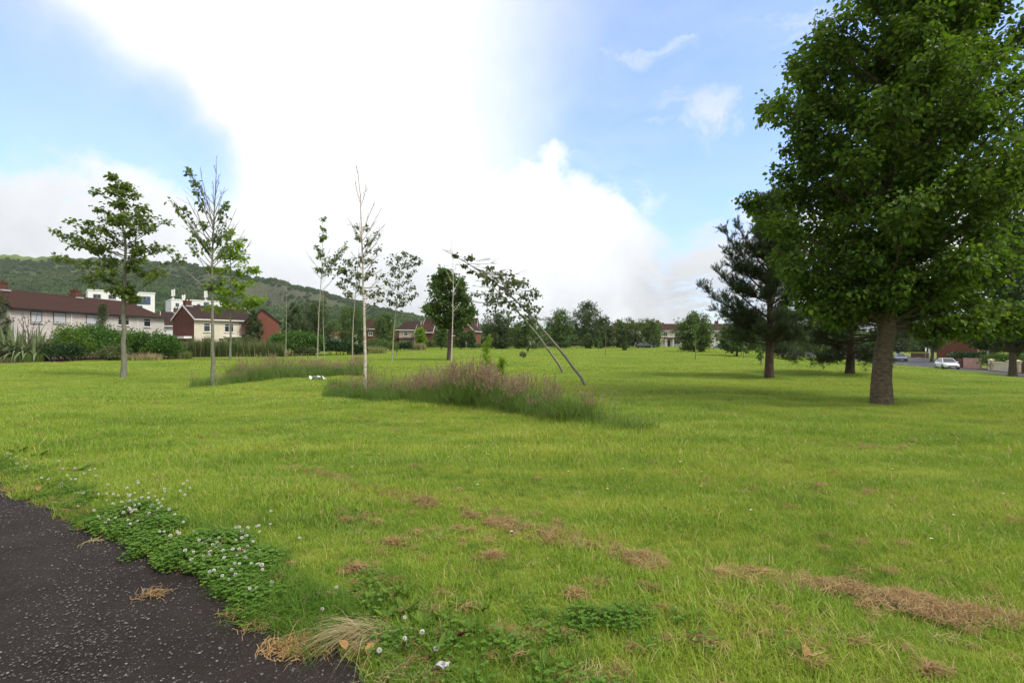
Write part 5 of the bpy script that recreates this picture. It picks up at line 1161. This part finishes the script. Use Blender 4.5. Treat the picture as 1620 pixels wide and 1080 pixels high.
def long_grass(name, label, front, backs, hs, pink, dens, seed):
    g = G(seed); Fp = np.array([hit(*p)[:] for p in front]); d = np.concatenate([[0], np.cumsum(np.linalg.norm(np.diff(Fp, axis=0), axis=1))])
    n = int(d[-1]*max(backs)*dens); t = g.uniform(0, d[-1], n); X = np.interp(t, d, Fp[:, 0]); Y_ = np.interp(t, d, Fp[:, 1]); bk = np.interp(t, d, backs)
    v = g.uniform(0, max(backs), n); k = (v < bk*(.8+.4*vnoise(X, Y_, 1.1, seed))) & (v > .75*vnoise(X, Y_, 1.7, seed+5)-.1); X, Y_, v, t, bk = X[k], Y_[k], v[k], t[k], bk[k]; n = len(X)
    dirx = X/np.hypot(X, Y_); X = X+v*dirx*.9+g.normal(0, .1, n); Y_ = Y_+v
    edge = np.clip(np.minimum(v, bk-v)/.5, .35, 1)
    hh = np.interp(t, d, hs)*edge*(.45+1.0*vnoise(X, Y_, 1.0, seed+1))*g.uniform(.85, 1.15, n)
    pk = np.interp(t, d, pink)*(.3+1.5*(vnoise(X, Y_, .8, seed+2)))*np.clip(v/.9, .25, 1)
    u = g.random(n); idx = np.where(u < pk, g.integers(4, 7, n), np.where(u < pk+.09, 7, g.integers(0, 4, n)))
    scatter(name, np.stack([X, Y_, terr(X, Y_)-.02], 1), g.uniform(0, 6.28, n), hh, idx, tgc, g.random(n), label, tilt=g.normal(0, .2, (n, 2))+np.array([0, .1]), cat='long grass')
long_grass('long_grass', 'uncut long grass with purplish seed heads around the white birch', [(513, 630), (560, 636), (600, 641), (650, 643), (690, 647), (740, 650), (780, 655), (830, 662), (870, 672), (930, 684), (1010, 694)],
           [3.6, 3.9, 3.8, 3.4, 3.2, 3.2, 3.0, 2.7, 2.3, 1.9, 1.2], [.56, .7, .78, .9, .84, .92, .9, .82, .74, .66, .64], [.02, .05, .12, .2, .2, .26, .3, .24, .11, .03, 0], 30, 761)
long_grass('long_grass', 'second band of uncut grass behind, from the half-bare ash to the birch', [(300, 616), (340, 613), (380, 607), (430, 602), (480, 600), (520, 598), (575, 597)], [2.5, 4.2, 4.6, 5, 5, 4.6, 4], [.52, .78, .88, .88, .84, .76, .76], [.03, .07, .13, .13, .13, .15, .2], 20, 771)
# ---- verge: lush longer grass, clover, dry bits
vg = src_coll('verge_grass', [tuft(36, .1, .1, .26, .006, 780+k, 'verge_blade', (.4, 1.5), 4, 1.0) for k in range(4)])
def along_path(xa, xb, d0, d1, n, g):
    x = g.uniform(xa, xb, n); return x, path_edge(x)+g.uniform(d0, d1, n)
lq = G(790)
for _ in range(0): pass
g = G(791); X, Y_ = along_path(-1.95, -1.0, -.02, .42, 170, g); X2, Y2 = along_path(-7.5, -3.7, .0, .55, 330, g); X3, Y3 = along_path(-.9, 2.0, -.05, .9, 240, g); X4, Y4 = along_path(-4, -1.6, .05, .6, 110, g)
Xs = np.concatenate([X, X2, X3, X4]); Ys = np.concatenate([Y_, Y2, Y3, Y4]); ss = np.concatenate([g.uniform(.5, .95, len(X)), g.uniform(.3, .7, len(X2)), g.uniform(.4, .8, len(X3)), g.uniform(.35, .6, len(X4))])
bx = [hit(px, py) for px, py in [(145, 700), (165, 695), (125, 705), (240, 705), (260, 710), (185, 690), (450, 790), (480, 780), (430, 800), (800, 770), (1250, 790), (1290, 800), (1320, 870)]]
for _ in range(170):
    yq = 3.2+10*lq.random()**1.3; bx.append(Vector((lq.uniform(-.9, 1)*yq, yq, 0)))
bx = [p for p in bx if p.y > path_edge(p.x)+.25]
for q_, p in enumerate(bx):
    k = 16 if q_ < 13 else 4; w_ = .22 if q_ < 13 else .1; Xs = np.append(Xs, p.x+g.normal(0, w_*1.4, k)); Ys = np.append(Ys, p.y+g.normal(0, w_, k)); ss = np.append(ss, g.uniform(.4, .75, k)*(1 if q_ < 13 else .75))
scatter('verge_grass', np.stack([Xs, Ys, terr(Xs, Ys)], 1), g.uniform(0, 6.28, len(Xs)), ss, g.integers(0, 4, len(Xs)), vg, g.random(len(Xs)), 'longer unmown grass tufts along the edge of the path', cat='grass')
# clover
cs = []
for k in range(3):
    gg = G(800+k); m = MB()
    for _ in range(26):
        a = gg.uniform(0, 6.28); r_ = .09*gg.random()**.5; h = gg.uniform(.02, .075); p = np.array([r_*math.cos(a), r_*math.sin(a), h]); m.tube([[p[0]*.7, p[1]*.7, 0], p], [.0012, .001], 3, cap=False)
        az = gg.uniform(0, 6.28)+np.array([0, 2.09, 4.19]); D = np.stack([np.cos(az), np.sin(az), np.full(3, .15)], 1)
        add_leaves(m, np.repeat(p[None], 3, 0), D, np.full(3, gg.uniform(.011, .017)), np.full(3, .014), gg, flat=3., fold=.1)
    cs.append(m.mesh('clover', M['clover_leaf']))
cc = src_coll('clover_tuft', cs)
g = G(811); X, Y_ = along_path(-3.75, -1.5, -.04, .48, 640, g); k = vnoise(X, Y_, 2.6, 6) > .3; X, Y_ = X[k], Y_[k]; X2, Y2 = along_path(-7, -4.2, .05, .5, 90, g); X3, Y3 = along_path(-1.0, 1.6, .1, .7, 60, g)
p = hit(980, 1000); X5 = p.x+g.normal(0, .3, 26); Y5 = p.y+g.normal(0, .16, 26)
X = np.concatenate([X, X2, X3, X5]); Y_ = np.concatenate([Y_, Y2, Y3, Y5])
scatter('clover', np.stack([X, Y_, terr(X, Y_)], 1), g.uniform(0, 6.28, len(X)), g.uniform(.8, 1.35, len(X)), g.integers(0, 3, len(X)), cc, g.random(len(X)), 'clover leaves massed along the path edge')
# dry clippings lying in a broken swath
def straw_mesh(n, rad, hgt, seed, mat, ln=(.04, .12), w=.003):
    g = G(seed); m = MB(); r_ = rad*np.minimum(np.abs(g.normal(0, .6, n)), 1.1); a = g.uniform(0, 6.28, n)
    z = hgt*np.exp(-(r_/rad)**2*2.2)*g.uniform(.1, 1, n); P = np.stack([r_*np.cos(a)*1.3, r_*np.sin(a)*.8, z+.006], 1)
    az = g.normal(.3, 1.0, n); D = np.stack([np.cos(az), np.sin(az), g.normal(0, .22, n)], 1); L = g.uniform(*ln, n)[:, None]; S = np.stack([-np.sin(az), np.cos(az), g.normal(0, .4, n)], 1)*w
    mid = P+D*L*.5+np.stack([0*L[:, 0], 0*L[:, 0], .12*L[:, 0]], 1)+g.normal(0, .006, (n, 3))
    V = np.stack([P-S*.5, P+S*.5, mid+S*.5, mid-S*.5, P+D*L], 1).reshape(-1, 3); b = (np.arange(n)*5)[:, None]
    m.add(V, b+np.array([[0, 1, 2, 3]]), b+np.array([[3, 2, 4]])); return m.mesh('clippings', M[mat])
st = src_coll('clipping', [straw_mesh(60, .1, .035, 820, 'brown_clip'), straw_mesh(60, .1, .04, 821, 'brown_clip'), straw_mesh(50, .1, .03, 822, 'straw'), straw_mesh(36, .12, .02, 823, 'straw_pale')])
g = G(831); sw = [(430, 735), (465, 744), (500, 752), (560, 768), (640, 790), (700, 806), (740, 816), (850, 846), (960, 872), (1040, 900), (1110, 912), (1200, 922), (1300, 936), (1420, 957), (1500, 975), (1640, 1000)]
Wp = np.array([hit(*p)[:] for p in sw]); t = g.uniform(0, 1, 760)**.8*(len(sw)-1); X = np.interp(t, range(len(sw)), Wp[:, 0])+g.normal(0, .07, 760); Y_ = np.interp(t, range(len(sw)), Wp[:, 1])+g.normal(0, .075, 760)
bpx = CX+F*X/Y_; k = (vnoise(t*2.6, t*0, 1., 3)*.75+vnoise(X, Y_, 4., 8)*.55 > .42+.3*g.random(760)) & ~((bpx > 1050) & (bpx < 1130)) & ~((bpx > 690) & (bpx < 725))
X, Y_ = X[k], Y_[k]
# scattered bits over the lawn
n = 620; Yq = 2.6+13*g.random(n)**1.2; Xq = g.uniform(-1, 1, n)*Yq; q = (Yq > path_edge(Xq)+.2) & (vnoise(Xq, Yq, .9, 12) > .5); Xq, Yq = Xq[q], Yq[q]
dsw = np.array([.53, .85])
for off_, nn_ in ((2.6, 90), (5.4, 110), (8.6, 120), (-.55, 70)):
    tt_ = g.uniform(-3, 14, nn_); Xw = np.interp(tt_, range(len(sw)), Wp[:, 0])+np.where(tt_ < 0, tt_*.5, 0)+dsw[0]*off_+g.normal(0, .16, nn_); Yw = np.interp(tt_, range(len(sw)), Wp[:, 1])-np.where(tt_ < 0, tt_*.31, 0)+dsw[1]*off_+g.normal(0, .12, nn_)
    kk_ = (vnoise(tt_*2, tt_*0+off_, 1., 5) > .42) & (Yw > path_edge(Xw)+.15); Xq = np.append(Xq, Xw[kk_]); Yq = np.append(Yq, Yw[kk_])
X6, Y6 = along_path(-6.5, 1.5, -.08, .25, 170, g); X7, Y7 = along_path(-1.0, 2.2, .1, 1.0, 110, g); X6 = np.append(X6, X7); Y6 = np.append(Y6, Y7)
X = np.concatenate([X, Xq, X6]); Y_ = np.concatenate([Y_, Yq, Y6])
scl = g.uniform(.4, .95, len(X)); idx = g.choice([0, 1, 2, 2, 3], len(X))
onp = np.where(Y_ > path_edge(X)+.05, .016, -.002)
scatter('dry_clippings', np.stack([X, Y_, np.maximum(terr(X, Y_), .004)+onp], 1), g.normal(0, .6, len(X)), scl, idx, st, g.random(len(X)), 'broken swath of dry brown mowing clippings across the lawn', cat='clippings')
# separate heaps
def heap(label, px, py, wpx, mat, seed, n=420, hgt=.06, group=None, lift=.008):
    b = hit(px, py); r_ = wpx*.5*b.y/F*1.1; hgt *= .5; n = int(n*.7)
    m = straw_mesh(n, r_, hgt, seed, mat, (.04, .11), .0032); m.name = 'dry_clippings'
    o = bpy.data.objects.new('clipping_heap', m); COL.objects.link(o); o.location = (b.x, b.y, max(.004, tz(b.x, b.y))+lift); tag(o, label, 'clippings', group)
hl = 'small heap of dry brown clippings on the mown lawn'
for k, (x, y, w_) in enumerate([(620, 862, 50), (775, 884, 40), (907, 946, 26), (1018, 884, 46), (1195, 914, 56), (1445, 962, 40), (1590, 986, 46), (650, 742, 32), (1604, 828, 36), (1275, 1056, 34), (1470, 1068, 44), (250, 763, 40), (1160, 660, 20), (1095, 676, 24), (560, 905, 40)]):
    heap(hl, x, y, w_, 'brown_clip' if k % 3 else 'straw', 840+k, 360, .055, 'heaps of dry clippings on the lawn')
heap('orange-brown clump of dead grass on the end of the path edge', 468, 1026, 74, 'orange_clip', 870, 1500, .06, lift=.0)
heap('pale wisp of dry straw lying alone on the asphalt path', 148, 858, 30, 'straw_pale', 871, 60, .012, lift=.0)
heap('tan patch of dry grass out on the asphalt', 238, 943, 40, 'brown_clip', 872, 200, .014, lift=.0)
heap('brown smear of clippings on the asphalt by the clover', 378, 972, 44, 'brown_clip', 873, 220, .012, lift=.0)
heap('reddish dry heap at the foot of the nearer leaning tree', 950, 611, 70, 'brown_clip', 874, 600, .05)
heap('brown bare litter ring round the lime trunk', 1400, 642, 90, 'brown_clip', 875, 700, .03)
# bleached grass tuft at path corner
b = hit(585, 1010); g = G(881); n = 230; m = MB(); P = np.stack([g.normal(0, .09, n), g.normal(0, .05, n), np.zeros(n)], 1)
add_blades(m, P, g.normal(3.7, .45, n), g.uniform(.14, .3, n), g.uniform(.9, 1.7, n), g.uniform(.002, .005, n), 4, 0, g, 1.1)
tag(m.obj('dry_grass_tuft', M['straw_pale'], loc=b), 'bleached tuft of bent dry grass at the corner of the path', 'grass tuft')
# clover flowers
fl = []
for k in range(3):
    gg = G(890+k); m = MB(); n = 130; d = unit(gg.normal(0, 1, (n, 3))); d[:, 2] = d[:, 2]*.8+.25; R_ = .009
    add_leaves(m, d*R_*.5, d, np.full(n, .0075), np.full(n, .004), gg, flat=.1); 
    m.tube([(0, 0, -.1), (.004, .002, -.05), (0, 0, -.004)], [.0014, .0012, .0012], 4, mi=1)
    fl.append(m.mesh('clover_flower', [M['petal'] if k < 2 else M['petal'], M['clover_leaf']]))
wm = fl[2].copy(); wm.materials[0] = M['petal_brown']
g = G(895); pts = [(g.normal(215, 36), g.normal(815, 16)) for _ in range(70)]+[(g.normal(362, 44), g.normal(882, 27)) for _ in range(85)]+[(g.normal(100, 22), g.normal(768, 8)) for _ in range(16)]+[(g.normal(155, 26), g.normal(795, 9)) for _ in range(8)]+[(g.normal(30, 22), g.normal(742, 9)) for _ in range(8)]+[(x, y) for x, y in [(482, 965), (510, 985), (532, 948), (640, 1005), (640, 1040), (600, 1050), (668, 1025), (690, 1050), (415, 920), (430, 940), (392, 950), (398, 940), (395, 955), (290, 780), (300, 786), (285, 790), (296, 775)]]
for k, (x, y) in enumerate(pts):
    b = hit(x, y)
    if b.y < float(path_edge(b.x))-.03: continue
    o = bpy.data.objects.new('clover_flower', fl[k % 3] if k % 11 else wm); COL.objects.link(o)
    o.location = (b.x, b.y, b.z+g.uniform(.06, .1)); o.rotation_euler = (g.normal(0, .3), g.normal(0, .3), g.uniform(0, 6)); s_ = g.uniform(.85, 1.25); o.scale = (s_, s_, s_)
    if k % 11: tag(o, 'round white clover flower head in the clover along the path', 'flower', 'white clover flowers by the path')
    else: tag(o, 'withered browning clover flower head in the clover along the path', 'flower', 'withered clover flowers by the path')
# buttercups and daisies in the lawn
def small_flower(mat, n, r, seed):
    gg = G(seed); m = MB(); a = np.arange(n)*6.283/n; D = np.stack([np.cos(a), np.sin(a), np.full(n, .35)], 1); add_leaves(m, np.zeros((n, 3)), D, np.full(n, r), np.full(n, r*.8), gg, flat=3.); m.tube([(0, 0, -.1), (0, 0, 0)], [.0012, .0012], 3, mi=1); return m.mesh('small_flower', [M[mat], M['clover_leaf']])
bu, da = small_flower('yellow', 6, .016, 901), small_flower('petal', 9, .014, 902)
g = G(905)
for k in range(34):
    Y1 = g.uniform(5, 14); X1 = g.uniform(-.7, 1)*Y1
    o = bpy.data.objects.new('buttercup', bu); COL.objects.link(o); o.location = (X1, Y1, tz(X1, Y1)+.075); tag(o, 'tiny yellow buttercup in the mown lawn', 'flower', 'yellow buttercups dotted over the lawn')
for k in range(26):
    Y1 = g.uniform(3.5, 12); X1 = g.uniform(-.55, 1)*Y1
    if Y1 < path_edge(X1)+.3: continue
    o = bpy.data.objects.new('daisy', da); COL.objects.link(o); o.location = (X1, Y1, tz(X1, Y1)+.07); tag(o, 'tiny white daisy in the mown lawn', 'flower', 'white daisies dotted over the lawn')
# broad-leaved weeds
def weed(label, px, py, size, seed, n=9, mat='weed_leaf', up=.6, group=None):
    b = hit(px, py); g = G(seed); m = MB()
    az = np.arange(n)*2.4+g.normal(0, .3, n); 
    for a in az:
        k = 5; L = size*.62*g.uniform(.7, 1.2); P = []
        e = np.array([math.cos(a)*L, math.sin(a)*L, up*L*g.uniform(.3, 1.1)]); T2 = bez((0, 0, 0), e, .15, g, 7, .01); s = np.array([-math.sin(a), math.cos(a), g.normal(0, .3)]); w = size*.12*np.array([.15, .5, .85, 1, .95, .6, .02])
        V = np.concatenate([T2-s*w[:, None]+[0, 0, .012], T2, T2+s*w[:, None]+[0, 0, .012]]); q = [(i, i+1, 8+i, 7+i) for i in range(6)]+[(7+i, 8+i, 15+i, 14+i) for i in range(6)]
        m.add(V, q)
    tag(m.obj('broadleaf_weed', M[mat], loc=b, smooth=True), label, 'weed', group)
weed('big grey-green dock leaf lying by the dry tuft', 545, 945, .17, 911, 3, 'pale_leaf', .3)
for k, (x, y, s_) in enumerate([(618, 950, .11), (640, 945, .1), (668, 992, .11), (700, 985, .1), (725, 962, .1), (742, 1002, .1), (820, 1048, .12), (612, 985, .09), (650, 1015, .1), (780, 1035, .1), (590, 960, .1), (560, 985, .1), (690, 1045, .11), (860, 1062, .11), (760, 970, .09), (880, 1020, .09), (640, 975, .12)]):
    weed('leafy green rosette weed in the rough grass near the path corner', x, y, s_*1.15, 1020+k, 8, up=.9, group='rosette weeds near the path corner')
for k, (x, y, s_) in enumerate([(110, 762, .18), (150, 792, .2), (178, 846, .16), (252, 826, .15), (30, 718, .24), (62, 724, .22), (432, 905, .14), (455, 912, .13), (128, 745, .2)]):
    weed('broad-leaved weed growing among the clover of the path edge', x, y, s_, 940+k, 8, group='broad-leaved weeds along the path edge')
# fallen leaves
for k, (x, y, mt, lab) in enumerate([(722, 1024, 'red_leaf', 'dark red fallen leaf in the rough grass'), (1273, 1056, 'orange_clip', 'orange dead leaf on the lawn near the bottom edge'), (548, 1044, 'orange_clip', 'rusty dead leaf at the path corner, left one'), (580, 1052, 'orange_clip', 'rusty dead leaf at the path corner, right one'), (162, 834, 'red_leaf', 'red dead leaf at the left tip of the clover'), (60, 785, 'orange_clip', 'orange dead leaf on the far path edge')]):
    b = hit(x, y); g = G(960+k); m = MB(); add_leaves(m, np.zeros((1, 3)), np.array([[1, .2, .2]]), np.array([.07]), np.array([.045]), g, flat=1.5, fold=.35)
    o = m.obj('fallen_leaf', M[mt], loc=(b.x, b.y, max(.01, b.z)+.045)); o.rotation_euler = (.2, -.3, g.uniform(0, 6)); tag(o, lab, 'leaf')
# loose chips on asphalt
g = G(971); cm = []
for k in range(4):
    gg = G(972+k); m = MB(); v = gg.normal(0, 1, (8, 3)); a = np.arange(6)*1.047; top = np.stack([np.cos(a)*gg.uniform(.7, 1.2, 6), np.sin(a)*gg.uniform(.5, .9, 6), np.full(6, .35)], 1); bot = top*[1.15, 1.15, 0]
    m.add(np.concatenate([top, bot]), [(i, (i+1) % 6, 6+(i+1) % 6, 6+i) for i in range(6)]); m.poly(top); cm.append(m.mesh('chip', M['chip_pale' if k == 3 else 'chip']))
ch = src_coll('stone_chip', cm); n = 20000; Yq = g.uniform(1.6, 6.5, n); Xq = g.uniform(-7, 0, n); k = (Yq < path_edge(Xq)-.02) & (Yq > path_edge(Xq)-3.6) & (Xq > -1.25*Yq-.5); Xq, Yq = Xq[k], Yq[k]
k = vnoise(Xq, Yq, 2.5, 3)*.7+g.random(len(Xq))*.6 > .55; Xq, Yq = Xq[k], Yq[k]
scatter('stone_chips', np.stack([Xq, Yq, np.full(len(Xq), .0065)], 1), g.uniform(0, 6.28, len(Xq)), g.uniform(.003, .0085, len(Xq)), g.choice([0, 1, 2, 0, 1, 2, 0, 1, 2, 3], len(Xq)), ch, g.random(len(Xq)), 'loose pale stone chips on the worn asphalt', cat='gravel')
# ------------------------------------------------------------------ sky and light
HAZE = .0001; SUN_EL = 52.; sd = Vector((.80, -.45)).normalized()
w = bpy.data.worlds.new('World'); sc.world = w; w.use_nodes = True; nt = w.node_tree; nt.nodes.clear()
sky = N(nt, 'ShaderNodeTexSky', sky_type='NISHITA'); sky.sun_disc = False; sky.sun_elevation = R(SUN_EL); sky.sun_rotation = math.atan2(sd.x, sd.y)
sky.air_density = 1.3; sky.dust_density = .4; sky.ozone_density = 2.5; sky.altitude = 50
tc = N(nt, 'ShaderNodeTexCoord').outputs['Generated']
nv = N(nt, 'ShaderNodeVectorMath', operation='NORMALIZE'); nt.links.new(tc, nv.inputs[0]); D = nv.outputs[0]
def vm(op, a, b=None):
    m = nt.nodes.new('ShaderNodeVectorMath'); m.operation = op
    for s, v in zip(m.inputs, (a, b)):
        if v is None: continue
        if hasattr(v, 'node'): nt.links.new(v, s)
        else: s.default_value = v
    return m
def dirpx(px, py): return Vector(((px-CX)/F, 1, (CY-py)/F)).normalized()
def nz3(scale, detail, rough, dist=0, vec=None):
    n = nt.nodes.new('ShaderNodeTexNoise'); n.inputs['Scale'].default_value = scale; n.inputs['Detail'].default_value = detail; n.inputs['Roughness'].default_value = rough; n.inputs['Distortion'].default_value = dist
    nt.links.new(vec or D, n.inputs['Vector']); return n
wn = nz3(2.2, 10, .62).outputs['Color']
wv = vm('MULTIPLY', vm('SUBTRACT', wn, (.5, .5, .5)).outputs[0], (.4, .4, .4)).outputs[0]
WD = vm('NORMALIZE', vm('ADD', D, wv).outputs[0]).outputs[0]
def mr(v, a, b, c=0., d=1., smooth=True):
    m = nt.nodes.new('ShaderNodeMapRange'); m.interpolation_type = 'SMOOTHSTEP' if smooth else 'LINEAR'; m.clamp = True
    nt.links.new(v, m.inputs[0])
    for s, x in zip(m.inputs[1:5], (a, b, c, d)): s.default_value = x
    return m.outputs[0]
def blob(px, py, r_out, r_in, vec=None):
    dp = vm('DOT_PRODUCT', vec or WD, dirpx(px, py)).outputs['Value']
    return mr(dp, math.cos(math.radians(r_out)), math.cos(math.radians(r_in)))
def mx(a, b, op='MAXIMUM', clamp=False): return math_(nt, op, a, b, None, clamp)
# soft high veil with two thin places where the blue shows, and a bank of cumulus below it
sz = N(nt, 'ShaderNodeSeparateXYZ'); nt.links.new(D, sz.inputs[0])
wv2 = vm('MULTIPLY', vm('SUBTRACT', wn, (.5, .5, .5)).outputs[0], (.27, .27, .27)).outputs[0]
SD = vm('NORMALIZE', vm('ADD', D, wv2).outputs[0]).outputs[0]
blue = mx(blob(1240, 190, 36, 4, SD), mx(blob(1040, 265, 19, 2, SD), mx(blob(1360, 200, 26, 8, SD), blob(1130, 330, 16, 2, SD))))
left = mx(mx(blob(-10, 178, 10.5, 1, SD), blob(110, 200, 9, .5, SD)), mx(blob(200, 232, 7.5, .5, SD), blob(285, 285, 6.5, .5, SD)))
blue = mx(blue, mx(math_(nt, 'MULTIPLY', left, .8), blob(-230, 200, 12, 2, SD)))
fb = nz3(4.5, 10, .62, .2).outputs['Fac']
mp = N(nt, 'ShaderNodeMapping'); mp.inputs['Rotation'].default_value = (0, R(-24), 0); mp.inputs['Scale'].default_value = (2.2, 2.2, 8.5); nt.links.new(SD, mp.inputs[0])
cir = mr(nz3(1.5, 10, .66, .5, mp.outputs[0]).outputs['Fac'], .44, .74, 0, .8)
veil = math_(nt, 'SUBTRACT', math_(nt, 'ADD', 1.02, math_(nt, 'MULTIPLY', math_(nt, 'SUBTRACT', nz3(2.6, 7, .6).outputs['Fac'], .5), .35)), math_(nt, 'MULTIPLY', blue, .95), None, True)
# cumulus bank: its top edge rises towards the bright middle of the view
cumn = nz3(5.5, 12, .6, .1).outputs['Fac']
zb = math_(nt, 'ADD', .215, math_(nt, 'MULTIPLY', blob(800, 300, 19, 5, D), .135))
zb = math_(nt, 'ADD', zb, math_(nt, 'MULTIPLY', blob(60, 300, 14, 3, D), .045))
cumulus = mr(math_(nt, 'ADD', math_(nt, 'SUBTRACT', zb, sz.outputs[2]), math_(nt, 'MULTIPLY', math_(nt, 'SUBTRACT', cumn, .5), .34)), -.03, .05)
gaps = math_(nt, 'MULTIPLY', blob(1180, 420, 11, 3, D), mr(nz3(1.7, 7, .6, .3, mp.outputs[0]).outputs['Fac'], .45, .62))
cumulus = math_(nt, 'MULTIPLY', cumulus, math_(nt, 'SUBTRACT', 1., math_(nt, 'MULTIPLY', gaps, .7)))
wisp = math_(nt, 'MULTIPLY', blob(1135, 195, 4.5, .4, SD), mr(nz3(9., 9, .62, .3, SD).outputs['Fac'], .4, .66))
wisp = mx(math_(nt, 'MULTIPLY', wisp, .8), math_(nt, 'MULTIPLY', blob(1080, 330, 8, 1.5, SD), cir))
cloud = mx(mx(veil, cumulus), mx(wisp, math_(nt, 'MULTIPLY', cir, .75)), 'MAXIMUM', True)
cloud = math_(nt, 'MAXIMUM', cloud, math_(nt, 'MULTIPLY_ADD', nz3(3., 6, .6, .3, mp.outputs[0]).outputs['Fac'], .3, .05))
# brightness: glowing where the sun lights it through, greyer bases low down
bright = mx(blob(600, 190, 34, 5, D), blob(800, 300, 20, 5, D))
bank = mr(sz.outputs[2], .0, .30, 1., 0.)
gn = mr(nz3(3.4, 9, .6, .3, WD).outputs['Fac'], .36, .64)
lum = math_(nt, 'ADD', .415, math_(nt, 'MULTIPLY', bright, .085))
lum = math_(nt, 'SUBTRACT', lum, math_(nt, 'MULTIPLY', bank, math_(nt, 'MULTIPLY_ADD', gn, .12, .02)))
lum = math_(nt, 'ADD', lum, math_(nt, 'MULTIPLY', math_(nt, 'SUBTRACT', fb, .5), .17))
BG = .15
cc_ = N(nt, 'ShaderNodeCombineXYZ')
nt.links.new(math_(nt, 'MULTIPLY', lum, .955/BG), cc_.inputs[0]); nt.links.new(math_(nt, 'MULTIPLY', lum, .975/BG), cc_.inputs[1]); nt.links.new(math_(nt, 'MULTIPLY', lum, 1.0/BG), cc_.inputs[2])
skyc = mixc(nt, 1., sky.outputs[0], (.5, .6, .85), 'MULTIPLY')
col = mixc(nt, cloud, skyc, cc_.outputs[0])
bg = N(nt, 'ShaderNodeBackground'); bg.inputs['Strength'].default_value = BG; nt.links.new(col, bg.inputs['Color'])
wo = N(nt, 'ShaderNodeOutputWorld'); nt.links.new(bg.outputs[0], wo.inputs[0])
L_ = bpy.data.lights.new('sun', 'SUN'); L_.energy = 1.5; L_.angle = R(18); L_.color = (1, .95, .86)
so = bpy.data.objects.new('sun', L_); COL.objects.link(so)
dv = Vector((sd.x*math.cos(R(SUN_EL)), sd.y*math.cos(R(SUN_EL)), math.sin(R(SUN_EL)))); so.rotation_euler = dv.to_track_quat('Z', 'Y').to_euler(); so.location = dv*80
if HAZE > 0:
    m = MB(); m.box(-2600, 2600, -120, 1500, -4.2, 330); ho_ = m.obj('haze', M['lawn']); ho_['kind'] = 'stuff'
    hm, hn = nodes_of('haze'); pv = N(hn, 'ShaderNodeVolumePrincipled'); pv.inputs['Color'].default_value = (.85, .9, .95, 1); pv.inputs['Density'].default_value = HAZE; pv.inputs['Anisotropy'].default_value = .2
    o_ = N(hn, 'ShaderNodeOutputMaterial'); hn.links.new(pv.outputs[0], o_.inputs['Volume']); ho_.data.materials.clear(); ho_.data.materials.append(hm)
# ------------------------------------------------------------------ camera and output
cd = bpy.data.cameras.new('camera'); cd.sensor_width = 36; cd.lens = 36*F/1620; cd.clip_start = .05; cd.clip_end = 8000
co = bpy.data.objects.new('camera', cd); COL.objects.link(co); co.location = (0, 0, EYE); co.rotation_euler = (R(90), 0, 0); sc.camera = co
sc.view_settings.view_transform = 'Standard'; sc.view_settings.look = 'None'; sc.view_settings.exposure = 1.32; sc.view_settings.gamma = 1
sc.render.resolution_x = 1024; sc.render.resolution_y = 682
cy = sc.cycles; cy.max_bounces = 6; cy.diffuse_bounces = 3; cy.glossy_bounces = 2; cy.transmission_bounces = 4; cy.transparent_max_bounces = 4
cy.use_denoising = True; cy.caustics_reflective = False; cy.caustics_refractive = False
